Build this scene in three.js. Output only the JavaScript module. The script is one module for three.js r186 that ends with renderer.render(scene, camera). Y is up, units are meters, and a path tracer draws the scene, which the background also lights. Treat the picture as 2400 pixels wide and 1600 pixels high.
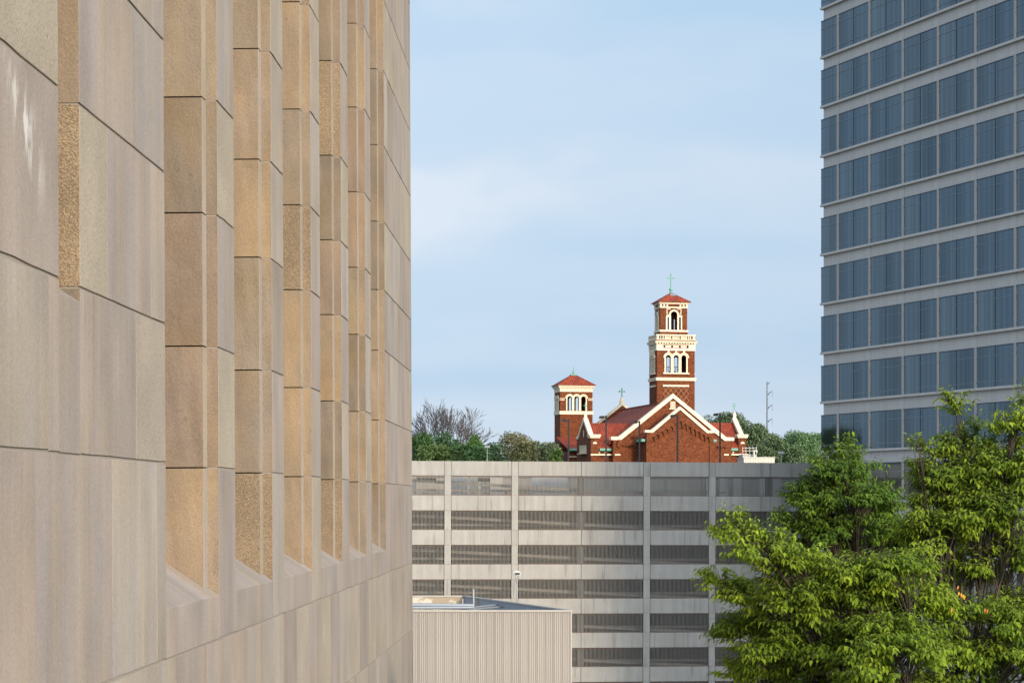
import * as THREE from 'three';
import { mergeGeometries, toCreasedNormals } from 'three/addons/utils/BufferGeometryUtils.js';

// ------------------------------------------------------------------ camera, sky, sun, exposure
const F = 4667, CX = 1200, HY = 1174, EYE = 20;            // lens in photograph pixels, eye level in metres
const scene = new THREE.Scene();
const camera = new THREE.PerspectiveCamera(2 * Math.atan(800 / F) * 180 / Math.PI, 1.5, 0.5, 6000);
camera.position.set(0, EYE, 0);
camera.lookAt(0, EYE, -10);
camera.setViewOffset(2400, 1600, 0, 800 - HY, 2400, 1600);   // rising lens: verticals stay upright
camera.updateProjectionMatrix();

const SUN_AZ = 31 * Math.PI / 180, SUN_EL = 15 * Math.PI / 180;
const sunDir = new THREE.Vector3(Math.sin(SUN_AZ) * Math.cos(SUN_EL), Math.sin(SUN_EL), Math.cos(SUN_AZ) * Math.cos(SUN_EL));
const sun = new THREE.DirectionalLight(new THREE.Color().setRGB(1.0, 0.80, 0.55), 3.4);
sun.position.copy(sunDir).multiplyScalar(400).add(new THREE.Vector3(0, EYE, -140));
sun.target.position.set(0, EYE, -140);
sun.castShadow = true;
sun.shadow.mapSize.set(4096, 4096);
Object.assign(sun.shadow.camera, { left: -190, right: 190, top: 150, bottom: -150, near: 10, far: 900 });
sun.shadow.radius = 9;
scene.add(sun, sun.target);

const renderer = new THREE.WebGLRenderer({ antialias: true });
renderer.setSize(1024, 682);
renderer.toneMapping = THREE.LinearToneMapping;
renderer.toneMappingExposure = 1.0;
renderer.shadowMap.enabled = true;

// seeded random numbers and lattice noise
function rng(seed) { let s = seed >>> 0; return () => { s = (s + 0x6D2B79F5) >>> 0; let t = s; t = Math.imul(t ^ (t >>> 15), t | 1); t ^= t + Math.imul(t ^ (t >>> 7), t | 61); return ((t ^ (t >>> 14)) >>> 0) / 4294967296; }; }
function hash2(ix, iy, s) { let h = Math.imul(ix, 374761393) ^ Math.imul(iy, 668265263) ^ Math.imul(s, 1274126177); h = Math.imul(h ^ (h >>> 13), 1274126177); return ((h ^ (h >>> 16)) >>> 0) / 4294967296; }
function vnoise(x, y, nx, ny, s) {                           // tiles every nx, ny cells
  const x0 = Math.floor(x), y0 = Math.floor(y); let fx = x - x0, fy = y - y0;
  fx = fx * fx * (3 - 2 * fx); fy = fy * fy * (3 - 2 * fy);
  const m = (a, n) => ((a % n) + n) % n, xa = m(x0, nx), xb = m(x0 + 1, nx), ya = m(y0, ny), yb = m(y0 + 1, ny);
  const a = hash2(xa, ya, s), b = hash2(xb, ya, s), c = hash2(xa, yb, s), d = hash2(xb, yb, s);
  return a + (b - a) * fx + (c - a) * fy + (a - b - c + d) * fx * fy;
}
function fbm(u, v, fx, fy, oct, s) { let a = 0, w = 0.5, t = 0; for (let o = 0; o < oct; o++) { a += w * vnoise(u * fx, v * fy, fx, fy, s + o * 17); t += w; w *= 0.5; fx *= 2; fy *= 2; } return a / t; }
const lerp = (a, b, t) => a + (b - a) * t, clamp = (x, a = 0, b = 1) => Math.min(b, Math.max(a, x));
const smooth = (a, b, x) => { const t = clamp((x - a) / (b - a)); return t * t * (3 - 2 * t); };

// the sky: hazy summer air brightening towards the sun (CIE clear-sky indicatrix) with thin high cloud
{
  const W = 2048, H = 1024, data = new Float32Array(W * H * 4);
  const f = g => 1 + 16 * (Math.exp(-3 * g) - Math.exp(-3 * Math.PI / 2)) + 0.3 * Math.cos(g) ** 2;
  const ref = f(2.1);
  for (let j = 0; j < H; j++) for (let i = 0; i < W; i++) {
    const phi = ((i + 0.5) / W - 0.5) * 2 * Math.PI, th = ((j + 0.5) / H - 0.5) * Math.PI;
    const x = Math.cos(phi) * Math.cos(th), y = Math.sin(th), z = Math.sin(phi) * Math.cos(th);
    const el = Math.max(0, th), g = Math.acos(clamp(x * sunDir.x + y * sunDir.y + z * sunDir.z, -1, 1));
    const k = f(g) / ref;
    const t = 1 - Math.exp(-el / 0.13);                      // pale at the horizon, bluer above
    let c = [lerp(0.50, 0.42, t), lerp(0.61, 0.625, t), lerp(0.72, 0.845, t)];
    // thin cloud laid out on a high sheet, so that it crowds towards the horizon
    const q = 1 / (Math.max(y, 0) + 0.09), cx = x * q * 0.22, cz = z * q * 0.32;
    let n = 0, w = 0.5; for (let o = 0; o < 5; o++) { const s = 2 ** o; n += w * vnoise((cx + cz * 0.25 + 7.31) * s, (cz + 3.7) * s * 1.9, 4096, 4096, 91 + o); w *= 0.5; }
    const az = Math.atan2(x, -z), hump = (v, m, s) => Math.exp(-(((v - m) / s) ** 2));
    // wisps: a veil that thickens in two drawn-out bands, torn by finer streaks
    let m = 0; w = 0.5; for (let o = 0; o < 5; o++) { const s = 2 ** o; m += w * vnoise((az * 14 - th * 20 + 40) * s, (th * 46 + az * 5 + 40) * s, 8192, 8192, 191 + o); w *= 0.55; }
    const veil = 0.21 * hump(th, 0.165 + 0.03 * az, 0.026) * (0.55 + 0.6 * hump(az, -0.06, 0.10)) + 0.8 * hump(th, 0.268, 0.02) * hump(az, -0.03, 0.07) + 0.30 * hump(th, 0.13, 0.03) * hump(az, -0.06, 0.06);
    const cl = clamp((smooth(0.38, 0.72, n) * 0.42 + veil * (0.45 + 1.1 * smooth(0.3, 0.75, m)) + 0.10 * smooth(0.45, 0.8, m)) * smooth(-0.02, 0.05, th), 0, 0.85);
    c = [lerp(c[0], 0.70, cl), lerp(c[1], 0.765, cl), lerp(c[2], 0.85, cl)];
    const o = (j * W + i) * 4;
    const below = smooth(0, -0.06, th);
    const h = Math.max(0, k - 1.2), w0 = k - h;              // the glow round the sun is white haze, not blue air
    data[o] = lerp(c[0] * w0 + 0.66 * h, 0.16, below); data[o + 1] = lerp(c[1] * w0 + 0.64 * h, 0.17, below); data[o + 2] = lerp(c[2] * w0 + 0.60 * h, 0.16, below); data[o + 3] = 1;
  }
  const sky = new THREE.DataTexture(data, W, H, THREE.RGBAFormat, THREE.FloatType);
  sky.mapping = THREE.EquirectangularReflectionMapping; sky.magFilter = THREE.LinearFilter; sky.minFilter = THREE.LinearFilter; sky.wrapS = THREE.RepeatWrapping; sky.needsUpdate = true;
  scene.background = sky; scene.environment = sky;
  scene.backgroundIntensity = 1; scene.environmentIntensity = 1;
}

// ------------------------------------------------------------------ helpers
const V = (x, y, z) => new THREE.Vector3(x, y, z);
const P = (px, py, d) => V((px - CX) / F * d, EYE + (HY - py) / F * d, -d);   // where a sight line reaches depth d
const taken = {};
function numbered(n) { if (!taken[n]) { taken[n] = 1; return n; } return n + '_' + String(taken[n]++).padStart(3, '0'); }
function uvMetres(g, ou = 0, ov = 0) {                       // texture coordinates in metres from the face's own plane
  const p = g.attributes.position, n = g.attributes.normal, uv = new Float32Array(p.count * 2);
  for (let i = 0; i < p.count; i++) {
    const ax = Math.abs(n.getX(i)), ay = Math.abs(n.getY(i)), az = Math.abs(n.getZ(i));
    if (az >= ax && az >= ay) { uv[2 * i] = p.getX(i) + ou; uv[2 * i + 1] = p.getY(i) + ov; }
    else if (ax >= ay) { uv[2 * i] = p.getZ(i) + ou + 0.37; uv[2 * i + 1] = p.getY(i) + ov; }
    else { uv[2 * i] = p.getX(i) + ou; uv[2 * i + 1] = p.getZ(i) + ov; }
  }
  g.setAttribute('uv', new THREE.BufferAttribute(uv, 2)); return g;
}
function clean(g) { const r = g.index ? g.toNonIndexed() : g; for (const k of Object.keys(r.attributes)) if (!['position', 'normal', 'uv'].includes(k)) r.deleteAttribute(k); if (!r.attributes.normal) r.computeVertexNormals(); if (!r.attributes.uv) r.setAttribute('uv', new THREE.BufferAttribute(new Float32Array(r.attributes.position.count * 2), 2)); return r; }
function mesh(name, geos, m, parent, ou, ov) {
  const list = (Array.isArray(geos) ? geos : [geos]).map(clean);
  const g = list.length > 1 ? mergeGeometries(list) : list[0];
  if (ou !== false) uvMetres(g, ou || 0, ov || 0);
  const o = new THREE.Mesh(g, m); o.name = parent ? name : numbered(name); o.castShadow = o.receiveShadow = true;
  (parent || scene).add(o); return o;
}
function copyOf(src, parent, pos) { const c = src.clone(); c.position.copy(pos); parent.add(c); return c; }
function thing(name, label, category, pos = V(0, 0, 0), turn = 0, group) {
  const o = new THREE.Group(); o.name = numbered(name); o.position.copy(pos); o.rotation.order = 'YXZ'; o.rotation.y = turn;
  o.userData = { label, category }; if (group) o.userData.group = group; scene.add(o); return o;
}
function part(name, parent) { const o = new THREE.Group(); o.name = name; parent.add(o); return o; }
const stuff = o => { o.userData.kind = 'stuff'; return o; };
function box(x0, x1, y0, y1, z0, z1) { const g = new THREE.BoxGeometry(x1 - x0, y1 - y0, z1 - z0); g.translate((x0 + x1) / 2, (y0 + y1) / 2, (z0 + z1) / 2); return g; }
function shapeXY(pts) { const s = new THREE.Shape(); pts.forEach(([x, y], i) => i ? s.lineTo(x, y) : s.moveTo(x, y)); s.closePath(); return s; }
function slab(pts, z0, z1, holes = []) {                     // outline in x,y given depth from z0 to z1
  const s = pts instanceof THREE.Shape ? pts : shapeXY(pts); for (const h of holes) s.holes.push(h);
  const g = new THREE.ExtrudeGeometry(s, { depth: z1 - z0, bevelEnabled: false, curveSegments: 10 }); g.translate(0, 0, z0); return g;
}
function prism(planXZ, y0, y1) {                             // plan outline in x,z raised from y0 to y1
  const g = new THREE.ExtrudeGeometry(shapeXY(planXZ.map(([x, z]) => [x, -z])), { depth: y1 - y0, bevelEnabled: false });
  g.rotateX(-Math.PI / 2); g.translate(0, y0, 0); return g;
}
function side(ptsZY, x0, x1) {                               // outline in z,y drawn out along x
  const g = new THREE.ExtrudeGeometry(shapeXY(ptsZY.map(([z, y]) => [-z, y])), { depth: x1 - x0, bevelEnabled: false });
  g.rotateY(Math.PI / 2); g.translate(x0, 0, 0); return g;
}
function archPath(cx, w, y0, spring, close = true) {         // round-headed opening
  const p = new THREE.Path(); p.moveTo(cx - w / 2, y0); p.lineTo(cx - w / 2, spring); p.absarc(cx, spring, w / 2, Math.PI, 0, true); p.lineTo(cx + w / 2, y0); p.lineTo(cx - w / 2, y0); return p;
}
function tube(pts, r0, r1, sides = 6) {
  const pos = [], idx = [], n = pts.length; let up = V(0.31, 0.2, 0.93);
  for (let i = 0; i < n; i++) {
    const d = (i < n - 1 ? pts[i + 1].clone().sub(pts[i]) : pts[i].clone().sub(pts[i - 1])).normalize();
    if (Math.abs(d.dot(up)) > 0.95) up = V(0.9, 0.1, 0.2);
    const a = up.clone().cross(d).normalize(), b = d.clone().cross(a), r = lerp(r0, r1, i / (n - 1));
    for (let k = 0; k < sides; k++) { const t = k / sides * 2 * Math.PI, c = Math.cos(t) * r, s = Math.sin(t) * r; pos.push(pts[i].x + a.x * c + b.x * s, pts[i].y + a.y * c + b.y * s, pts[i].z + a.z * c + b.z * s); }
  }
  for (let i = 0; i < n - 1; i++) for (let k = 0; k < sides; k++) { const a = i * sides + k, b = i * sides + (k + 1) % sides; idx.push(a, b, a + sides, b, b + sides, a + sides); }
  for (let k = 1; k < sides - 1; k++) { idx.push(0, k + 1, k); const e = (n - 1) * sides; idx.push(e, e + k, e + k + 1); }
  const g = new THREE.BufferGeometry(); g.setAttribute('position', new THREE.Float32BufferAttribute(pos, 3)); g.setIndex(idx); g.computeVertexNormals(); return g;
}

// ------------------------------------------------------------------ materials
function texture(w, h, fn, size, srgb = true) {              // size: metres that one tile covers
  const d = new Uint8Array(w * h * 4);
  for (let j = 0; j < h; j++) for (let i = 0; i < w; i++) { const c = fn(i / w, j / h, i, j), o = (j * w + i) * 4; const a = Array.isArray(c) ? c : [c, c, c]; for (let k = 0; k < 3; k++) d[o + k] = clamp(a[k]) * 255; d[o + 3] = 255; }
  const t = new THREE.DataTexture(d, w, h); t.wrapS = t.wrapT = THREE.RepeatWrapping; t.magFilter = THREE.LinearFilter; t.minFilter = THREE.LinearMipmapLinearFilter; t.generateMipmaps = true;
  if (srgb) t.colorSpace = THREE.SRGBColorSpace; t.repeat.set(1 / size[0], 1 / size[1]); t.needsUpdate = true; return t;
}
function mat(rgb, o = {}) { const { physical, ...r } = o; const m = physical ? new THREE.MeshPhysicalMaterial(r) : new THREE.MeshStandardMaterial({ roughness: 0.85, ...r }); m.color.setRGB(...rgb); return m; }
// sawn stone: long upright streaks of bedding, fine grain
const T = {};
T.sawn = texture(1024, 1024, (u, v) => {
  const s1 = fbm(u, v, 14, 1, 4, 3), s2 = fbm(u, v, 90, 3, 3, 11), cl = fbm(u, v, 4, 3, 4, 23), gr = fbm(u, v, 320, 256, 2, 31);
  const val = 0.86 + (s1 - 0.5) * 0.15 + (s2 - 0.5) * 0.045 + (cl - 0.5) * 0.15 + (gr - 0.5) * 0.12, warm = (fbm(u, v, 9, 2, 3, 47) - 0.5) * 0.085;
  return [val + warm * 0.5, val, val - warm];
}, [2.6, 2.6]);
T.sawnBump = texture(1024, 1024, (u, v) => 0.5 + (fbm(u, v, 330, 40, 2, 61) - 0.5) * 0.2 + (fbm(u, v, 260, 260, 2, 67) - 0.5) * 0.6, [2.6, 2.6], false);
// tooled stone: coarse pits and grains
T.coarse = texture(1024, 1024, (u, v) => {
  const g = vnoise(u * 150, v * 210, 150, 210, 5), g2 = vnoise(u * 330, v * 420, 330, 420, 9), cl = fbm(u, v, 5, 4, 4, 29);
  const val = 0.84 + (g - 0.5) * 0.24 + (g2 - 0.5) * 0.18 + (cl - 0.5) * 0.12;
  return [val, val * 0.985, val * 0.96];
}, [1.3, 1.3]);
T.coarseBump = texture(1024, 1024, (u, v) => vnoise(u * 150, v * 210, 150, 210, 5) * 0.6 + vnoise(u * 330, v * 420, 330, 420, 9) * 0.4, [1.3, 1.3], false);
// smooth sandy stone: clouds and a fine grain
T.sandy = texture(1024, 1024, (u, v) => {
  const cl = fbm(u, v, 5, 4, 5, 71), gr = fbm(u, v, 300, 300, 2, 77), st = fbm(u + v * 0.12, v, 26, 3, 3, 83), pit = smooth(0.80, 0.90, fbm(u, v, 60, 60, 2, 97));
  const val = 0.87 + (cl - 0.5) * 0.22 + (gr - 0.5) * 0.16 + (st - 0.5) * 0.12 - pit * 0.07, warm = (fbm(u, v, 6, 3, 3, 101) - 0.5) * 0.16;
  return [val + warm * 0.4, val, val - warm];
}, [1.9, 1.9]);
T.sandyBump = texture(512, 512, (u, v) => 0.5 + (fbm(u, v, 170, 170, 2, 77) - 0.5) * 0.8, [1.9, 1.9], false);
// speckled face stone
T.speck = texture(1024, 1024, (u, v) => {
  const a = vnoise(u * 260, v * 260, 260, 260, 131), b = fbm(u, v, 5, 4, 4, 137), dk = smooth(0.74, 0.9, fbm(u, v, 120, 120, 2, 139));
  const val = 0.87 + (a - 0.5) * 0.12 + (b - 0.5) * 0.12 - dk * 0.16; return [val, val, val * 0.985];
}, [1.9, 1.9]);
// cast concrete with rain streaks
T.concrete = texture(1024, 1024, (u, v) => {
  const st = fbm(u, v, 46, 1, 4, 151), cl = fbm(u, v, 6, 5, 5, 157), gr = fbm(u, v, 200, 200, 2, 163), dark = smooth(0.60, 0.82, fbm(u, v, 60, 2, 3, 167));
  const val = 0.90 + (st - 0.5) * 0.08 + (cl - 0.5) * 0.10 + (gr - 0.5) * 0.05 - dark * 0.10; return [val, val * 0.995, val * 0.985];
}, [14, 7]);
T.panel = texture(512, 512, (u, v) => { const c = 0.93 + (fbm(u, v, 5, 4, 4, 171) - 0.5) * 0.09 + (fbm(u, v, 40, 2, 3, 173) - 0.5) * 0.06; return [c, c, c]; }, [9, 9]);
// brickwork, far off: courses and single odd bricks
T.brick = texture(1024, 1024, (u, v, i, j) => {
  const row = Math.floor(v * 64), cu = u * 24 + (row % 2) * 0.5, b = hash2(((Math.floor(cu) % 24) + 24) % 24, row, 7), fv = v * 64 - row, fu = cu - Math.floor(cu);
  const joint = fv < 0.16 || fu < 0.05; const t = 0.62 + b * 0.42 + (fbm(u, v, 8, 8, 3, 181) - 0.5) * 0.22;
  return joint ? [0.66, 0.54, 0.46] : [t, t * (0.86 + b * 0.12), t * (0.78 + b * 0.14)];
}, [5.0, 5.0]);
T.tile = texture(256, 256, (u, v) => { const c = Math.abs(Math.sin(u * Math.PI * 8)), r = (v * 8) % 1, b = hash2(Math.floor(u * 8), Math.floor(v * 8), 3); const t = 0.62 + 0.22 * b + 0.14 * c - (r < 0.12 ? 0.14 : 0); return [t, t * 0.96, t * 0.94]; }, [2.4, 2.9]);
T.tileBump = texture(256, 256, (u, v) => Math.abs(Math.sin(u * Math.PI * 8)) * 0.8 + 0.2 * ((v * 8) % 1), [2.4, 2.9], false);
// coated glass: faint upright bands of the drapes hung behind it
T.glass = texture(1024, 64, u => { const a = fbm(u, 0.3, 22, 1, 3, 191), b = vnoise(u * 120, 0.5, 120, 1, 197), st = smooth(0.62, 0.75, vnoise(u * 64, 0.5, 64, 1, 199)); const c = 0.82 + (a - 0.5) * 0.17 + (b - 0.5) * 0.06 - st * 0.07; return [c, c, c]; }, [9.3, 9.3]);
T.warp = texture(256, 256, (u, v) => fbm(u, v, 4, 3, 3, 301), [5.1, 5.1], false);
T.bark = texture(256, 256, (u, v) => { const c = 0.75 + (fbm(u, v, 12, 4, 4, 211) - 0.5) * 0.6; return [c, c * 0.96, c * 0.9]; }, [0.8, 0.8]);
T.rust = texture(512, 256, (u, v) => { const a = fbm(u, v, 9, 5, 5, 221), b = smooth(0.45, 0.62, a); return [lerp(0.90, 0.74, b), lerp(0.88, 0.68, b), lerp(0.84, 0.60, b)]; }, [4.2, 2.1]);
T.ground = texture(512, 512, (u, v) => { const a = fbm(u, v, 8, 8, 6, 231); return [0.5 + a * 0.5, 0.5 + a * 0.5, 0.5 + a * 0.45]; }, [40, 40]);

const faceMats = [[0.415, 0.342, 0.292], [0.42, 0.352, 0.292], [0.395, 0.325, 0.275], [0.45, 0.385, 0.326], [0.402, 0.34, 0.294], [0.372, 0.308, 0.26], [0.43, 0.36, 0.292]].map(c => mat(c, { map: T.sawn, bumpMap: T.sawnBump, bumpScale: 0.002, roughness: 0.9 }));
const speckMats = [[0.42, 0.355, 0.282], [0.41, 0.345, 0.285]].map(c => mat(c, { map: T.speck, bumpMap: T.sandyBump, bumpScale: 0.003, roughness: 0.93 }));
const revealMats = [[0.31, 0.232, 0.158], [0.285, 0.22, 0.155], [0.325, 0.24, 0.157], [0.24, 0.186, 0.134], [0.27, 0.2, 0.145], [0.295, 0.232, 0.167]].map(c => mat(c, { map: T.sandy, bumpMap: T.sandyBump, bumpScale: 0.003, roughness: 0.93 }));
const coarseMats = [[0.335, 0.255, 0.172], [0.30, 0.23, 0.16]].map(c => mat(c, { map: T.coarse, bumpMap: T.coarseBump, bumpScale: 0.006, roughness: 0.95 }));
// a white bloom of lime salts on one stone
T.bloom = texture(1024, 1024, (u, v) => {
  const s1 = fbm(u, v, 14, 1, 4, 3), cl = fbm(u, v, 4, 3, 4, 23), gr = fbm(u, v, 320, 256, 2, 31), val = 0.86 + (s1 - 0.5) * 0.15 + (cl - 0.5) * 0.15 + (gr - 0.5) * 0.12;
  const d1 = Math.exp(-(((u - 0.70 - (v - 0.7) * -0.9) / 0.07) ** 2) - (((v - 0.70) / 0.09) ** 2)), b = clamp(d1 * smooth(0.42, 0.66, fbm(u, v, 34, 12, 4, 313)) * 1.2);
  return [lerp(val * 0.84, 1.0, b * 0.8), lerp(val * 0.78, 1.0, b * 0.8), lerp(val * 0.735, 1.0, b * 0.8)];
}, [2.6, 2.6]);
const bloomMat = mat([0.60, 0.585, 0.57], { map: T.bloom, bumpMap: T.sawnBump, bumpScale: 0.002, roughness: 0.9 });
const M = {
  mortar: mat([0.27, 0.235, 0.20], { roughness: 1 }),
  stoneBack: mat([0.40, 0.36, 0.31], { map: T.sawn }),
  concrete: mat([0.43, 0.42, 0.408], { map: T.concrete, roughness: 0.92 }),
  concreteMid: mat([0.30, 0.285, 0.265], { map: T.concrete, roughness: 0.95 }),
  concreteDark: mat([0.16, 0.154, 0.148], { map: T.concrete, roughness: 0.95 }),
  bars: mat([0.235, 0.225, 0.212], { roughness: 0.55, metalness: 0.2 }),
  seam: mat([0.15, 0.13, 0.115], { roughness: 0.8 }),
  rail: mat([0.14, 0.09, 0.07], { roughness: 0.6 }),
  precast: mat([0.59, 0.56, 0.545], { map: T.panel, roughness: 0.8 }),
  pier: mat([0.44, 0.405, 0.385], { map: T.panel, roughness: 0.6 }),
  cover: mat([0.60, 0.565, 0.54], { map: T.panel, roughness: 0.55, metalness: 0.1 }),
  glass: [[0.185, 0.232, 0.265], [0.175, 0.222, 0.26], [0.198, 0.243, 0.272], [0.168, 0.213, 0.243], [0.208, 0.25, 0.275], [0.18, 0.232, 0.27]].map(c => mat(c, { map: T.glass, bumpMap: T.warp, bumpScale: 0.004, roughness: 0.05, metalness: 1 })),
  blackMullion: mat([0.03, 0.04, 0.055], { roughness: 0.3, metalness: 0.4 }),
  paleRail: mat([0.20, 0.235, 0.265], { roughness: 0.35, metalness: 0.7 }),
  brick: mat([0.225, 0.072, 0.023], { map: T.brick, roughness: 0.95 }),
  brickDark: mat([0.17, 0.05, 0.019], { map: T.brick, roughness: 0.95 }),
  cream: mat([0.70, 0.61, 0.455], { roughness: 0.8 }),
  tileRoof: mat([0.34, 0.052, 0.016], { map: T.tile, bumpMap: T.tileBump, bumpScale: 0.06, roughness: 0.8 }),
  copper: mat([0.14, 0.33, 0.26], { roughness: 0.8 }),
  bronze: mat([0.05, 0.05, 0.05], { roughness: 0.5, metalness: 0.6 }),
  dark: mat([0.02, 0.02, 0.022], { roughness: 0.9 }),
  poleDark: mat([0.055, 0.045, 0.04], { roughness: 0.6 }),
  white: mat([0.56, 0.535, 0.495], { roughness: 0.6 }),
  galv: mat([0.30, 0.32, 0.35], { roughness: 0.45, metalness: 0.5 }),
  cladding: mat([0.47, 0.41, 0.36], { map: T.panel, roughness: 0.55 }),
  claddingTrim: mat([0.41, 0.37, 0.335], { map: T.panel, roughness: 0.5 }),
  innerBlue: mat([0.29, 0.32, 0.365], { map: T.panel, roughness: 0.6 }),
  rustWall: mat([0.58, 0.56, 0.52], { map: T.rust, roughness: 0.85 }),
  wood: mat([0.26, 0.20, 0.14], { roughness: 0.9 }),
  steelPole: mat([0.12, 0.14, 0.165], { roughness: 0.5, metalness: 0.5 }),
  bark: mat([0.095, 0.08, 0.068], { map: T.bark, roughness: 0.95 }),
  barkGrey: mat([0.13, 0.115, 0.115], { roughness: 1 }),
  ground: mat([0.14, 0.145, 0.11], { map: T.ground, roughness: 1 }),
};
// ------------------------------------------------------------------ ground
function groundY(x, z) {                                     // terrace by the stone building, street level by the garage, church hill behind
  const d = -z; let y = lerp(10, 0, smooth(45, 135, d)); y += 15.5 * smooth(222, 258, d) * (1 - 0.0 * x); return y + 3 * smooth(420, 900, d);
}
{
  const g = new THREE.PlaneGeometry(1, 1, 60, 140), p = g.attributes.position;
  for (let i = 0; i < p.count; i++) {
    const u = p.getX(i) * 2, v = p.getY(i) + 0.5, x = Math.sign(u) * (Math.abs(u) ** 2.2) * 2600, z = 120 - (v < 0.85 ? v / 0.85 * 620 : 620 + ((v - 0.85) / 0.15) ** 2 * 4600);
    p.setXYZ(i, x, groundY(x, z), z);
  }
  g.computeVertexNormals();
  const uv = g.attributes.uv; for (let i = 0; i < p.count; i++) uv.setXY(i, p.getX(i), p.getZ(i));
  const o = mesh('ground', g, M.ground, null, false); o.userData = { kind: 'structure', label: 'grassy and paved ground sloping from the terrace down to the street', category: 'ground' };
}
// ------------------------------------------------------------------ stone building on the left
{
  const w = thing('stone_building', 'pale limestone building with stepped upright niches filling the left of the view', 'building', V(-2.628, EYE, 0), Math.atan2(1, 0.02957));
  w.rotation.x = -0.0046;                                    // the walls lean back a little
  const R = rng(41), K = 12264, S = px => K / (1338 - px);   // distance along the wall of a photograph column
  const Y = [-10.2, -9.1, -8.0, -6.9, -5.75, -4.55, -3.3, -2.12, -1.025, 0.247, 1.145, 2.13, 2.985, 3.95, 5.03, 6.1, 7.12, 8.2, 9.3, 10.4];
  const iC = 8, iB = 9, iA = 10, END = 32.95, START = 5.4, J = 0.006;
  const niches = []; for (let i = 0; i < 6; i++) niches.push([12.91 + 2.675 * i, 14.86 + 2.68 * i]);
  const slot = [10.24, 10.68];
  // one block: a slab with worn, slightly uneven arrises; front at z = 0
  function block(x0, x1, y0, y1, depth = 0.16, proud = 0, worn = 1) {
    const n = Math.max(2, Math.min(7, Math.round((x1 - x0) / 0.16))), c = 0.004, pos = [], idx = [];
    const rowT = [], rowB = []; for (let i = 0; i <= n; i++) { rowT.push(-R() * 0.004 * worn - (R() < 0.10 ? R() * 0.009 * worn : 0)); rowB.push(R() * 0.003 * worn + (R() < 0.08 ? R() * 0.008 * worn : 0)); }
    const rings = [[0, 1, -depth], [0, 1, proud - c], [c, 0.6, proud], [c, 0.6, proud], [0, 1, proud - c], [0, 1, -depth]];
    rings.forEach(([inset, k, z], r) => { const top = r < 3; for (let i = 0; i <= n; i++) { const t = i / n, x = clamp(lerp(x0, x1, t), x0 + inset * 0.5, x1 - inset * 0.5); pos.push(x, top ? y1 - inset + rowT[i] * k : y0 + inset + rowB[i] * k, z); } });
    for (let r = 0; r < 5; r++) for (let i = 0; i < n; i++) { const a = r * (n + 1) + i, b = a + n + 1; idx.push(a, b, a + 1, a + 1, b, b + 1); }
    for (const e of [0, n]) { const q = [0, 1, 2, 3, 4, 5].map(r => r * (n + 1) + e); const f = (a, b, c2) => e ? idx.push(a, b, c2) : idx.push(a, c2, b); f(q[0], q[5], q[1]); f(q[5], q[4], q[1]); f(q[1], q[4], q[2]); f(q[4], q[3], q[2]); }
    const g = new THREE.BufferGeometry(); g.setAttribute('position', new THREE.Float32BufferAttribute(pos, 3)); g.setIndex(idx);
    return toCreasedNormals(g, 0.5);
  }
  const faceMat = () => R() < 0.2 ? speckMats[Math.floor(R() * 2)] : faceMats[Math.floor(R() * faceMats.length)];
  const put = (name, g, m) => mesh(name, g, m, w, R() * 7, R() * 7);
  const G = 0.0055;                                          // half a bed joint
  function course(k, x0, x1, cuts, m0) {                     // a run of face stones in course k, parted at the cuts
    const e = [x0, ...cuts.filter(c => c > x0 + 0.05 && c < x1 - 0.05), x1];
    for (let i = 0; i < e.length - 1; i++) put('stone_block', block(e[i] + 0.0008, e[i + 1] - 0.0008, Y[k] + G, Y[k + 1] - G, 0.16, (R() - 0.5) * 0.002), m0 && m0[i] ? m0[i] : faceMat());
  }
  const randomCuts = (a, b, lo, hi) => { const c = []; let x = a + lo * R() + lo * 0.3; while (x < b) { c.push(x); x += lerp(lo, hi, R()); } return c; };
  // plinth courses below the niches
  for (let k = 0; k < iC; k++) course(k, START, END, randomCuts(START, END, k > 5 ? 0.55 : 1.1, k > 5 ? 1.25 : 2.2));
  // face stones left of the first niche, parted where the photograph shows their joints
  const s = faceMats, sp = speckMats;
  const known = { 8: [[82, 263, 367], [s[0], s[0], s[3], s[1]]], 9: [[116, 217, 320], [s[6], s[0], s[5], sp[1]]], 10: [[255, 356], [s[4], sp[0], s[0], s[1]]], 11: [[314], [s[0], s[4], sp[0]]], 12: [[352], [s[1], s[4], s[2]]] };
  for (let k = iC; k < Y.length - 1; k++) {
    const cuts = known[k] ? known[k][0].map(S) : randomCuts(START, niches[0][0], 0.6, 1.4), mm = known[k] ? known[k][1].slice() : null;
    if (k === 9) {
      course(k, START, cuts[0], [], mm);
      const m = mm[1], ou = R() * 7, one = (n, g) => mesh(n, g, m, w, ou, ou);
      one('stone_block', block(cuts[0] + 0.0008, slot[0], Y[9] + G, Y[10] - G)); one('stone_block', block(slot[1], cuts[1] - 0.0008, Y[9] + G, Y[10] - G));
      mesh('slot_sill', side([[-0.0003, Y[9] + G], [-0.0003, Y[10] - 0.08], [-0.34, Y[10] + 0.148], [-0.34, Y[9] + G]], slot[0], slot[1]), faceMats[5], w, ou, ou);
      course(k, cuts[1], niches[0][0], cuts.slice(2), mm.slice(2));
    } else if (k < iA) { course(k, START, niches[0][0], cuts, mm); }
    else {
      if (k === iA) { course(k, START, 8.3, [7.1], null); mesh('stone_block', block(8.3008, slot[0] - 0.0008, Y[k] + G, Y[k + 1] - G), bloomMat, w); } else course(k, START, slot[0], randomCuts(START, 8.6, 0.9, 1.6), null);
      course(k, slot[1], niches[0][0], cuts, mm && mm.slice(k === 10 ? 1 : 0));
    }
  }
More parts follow.
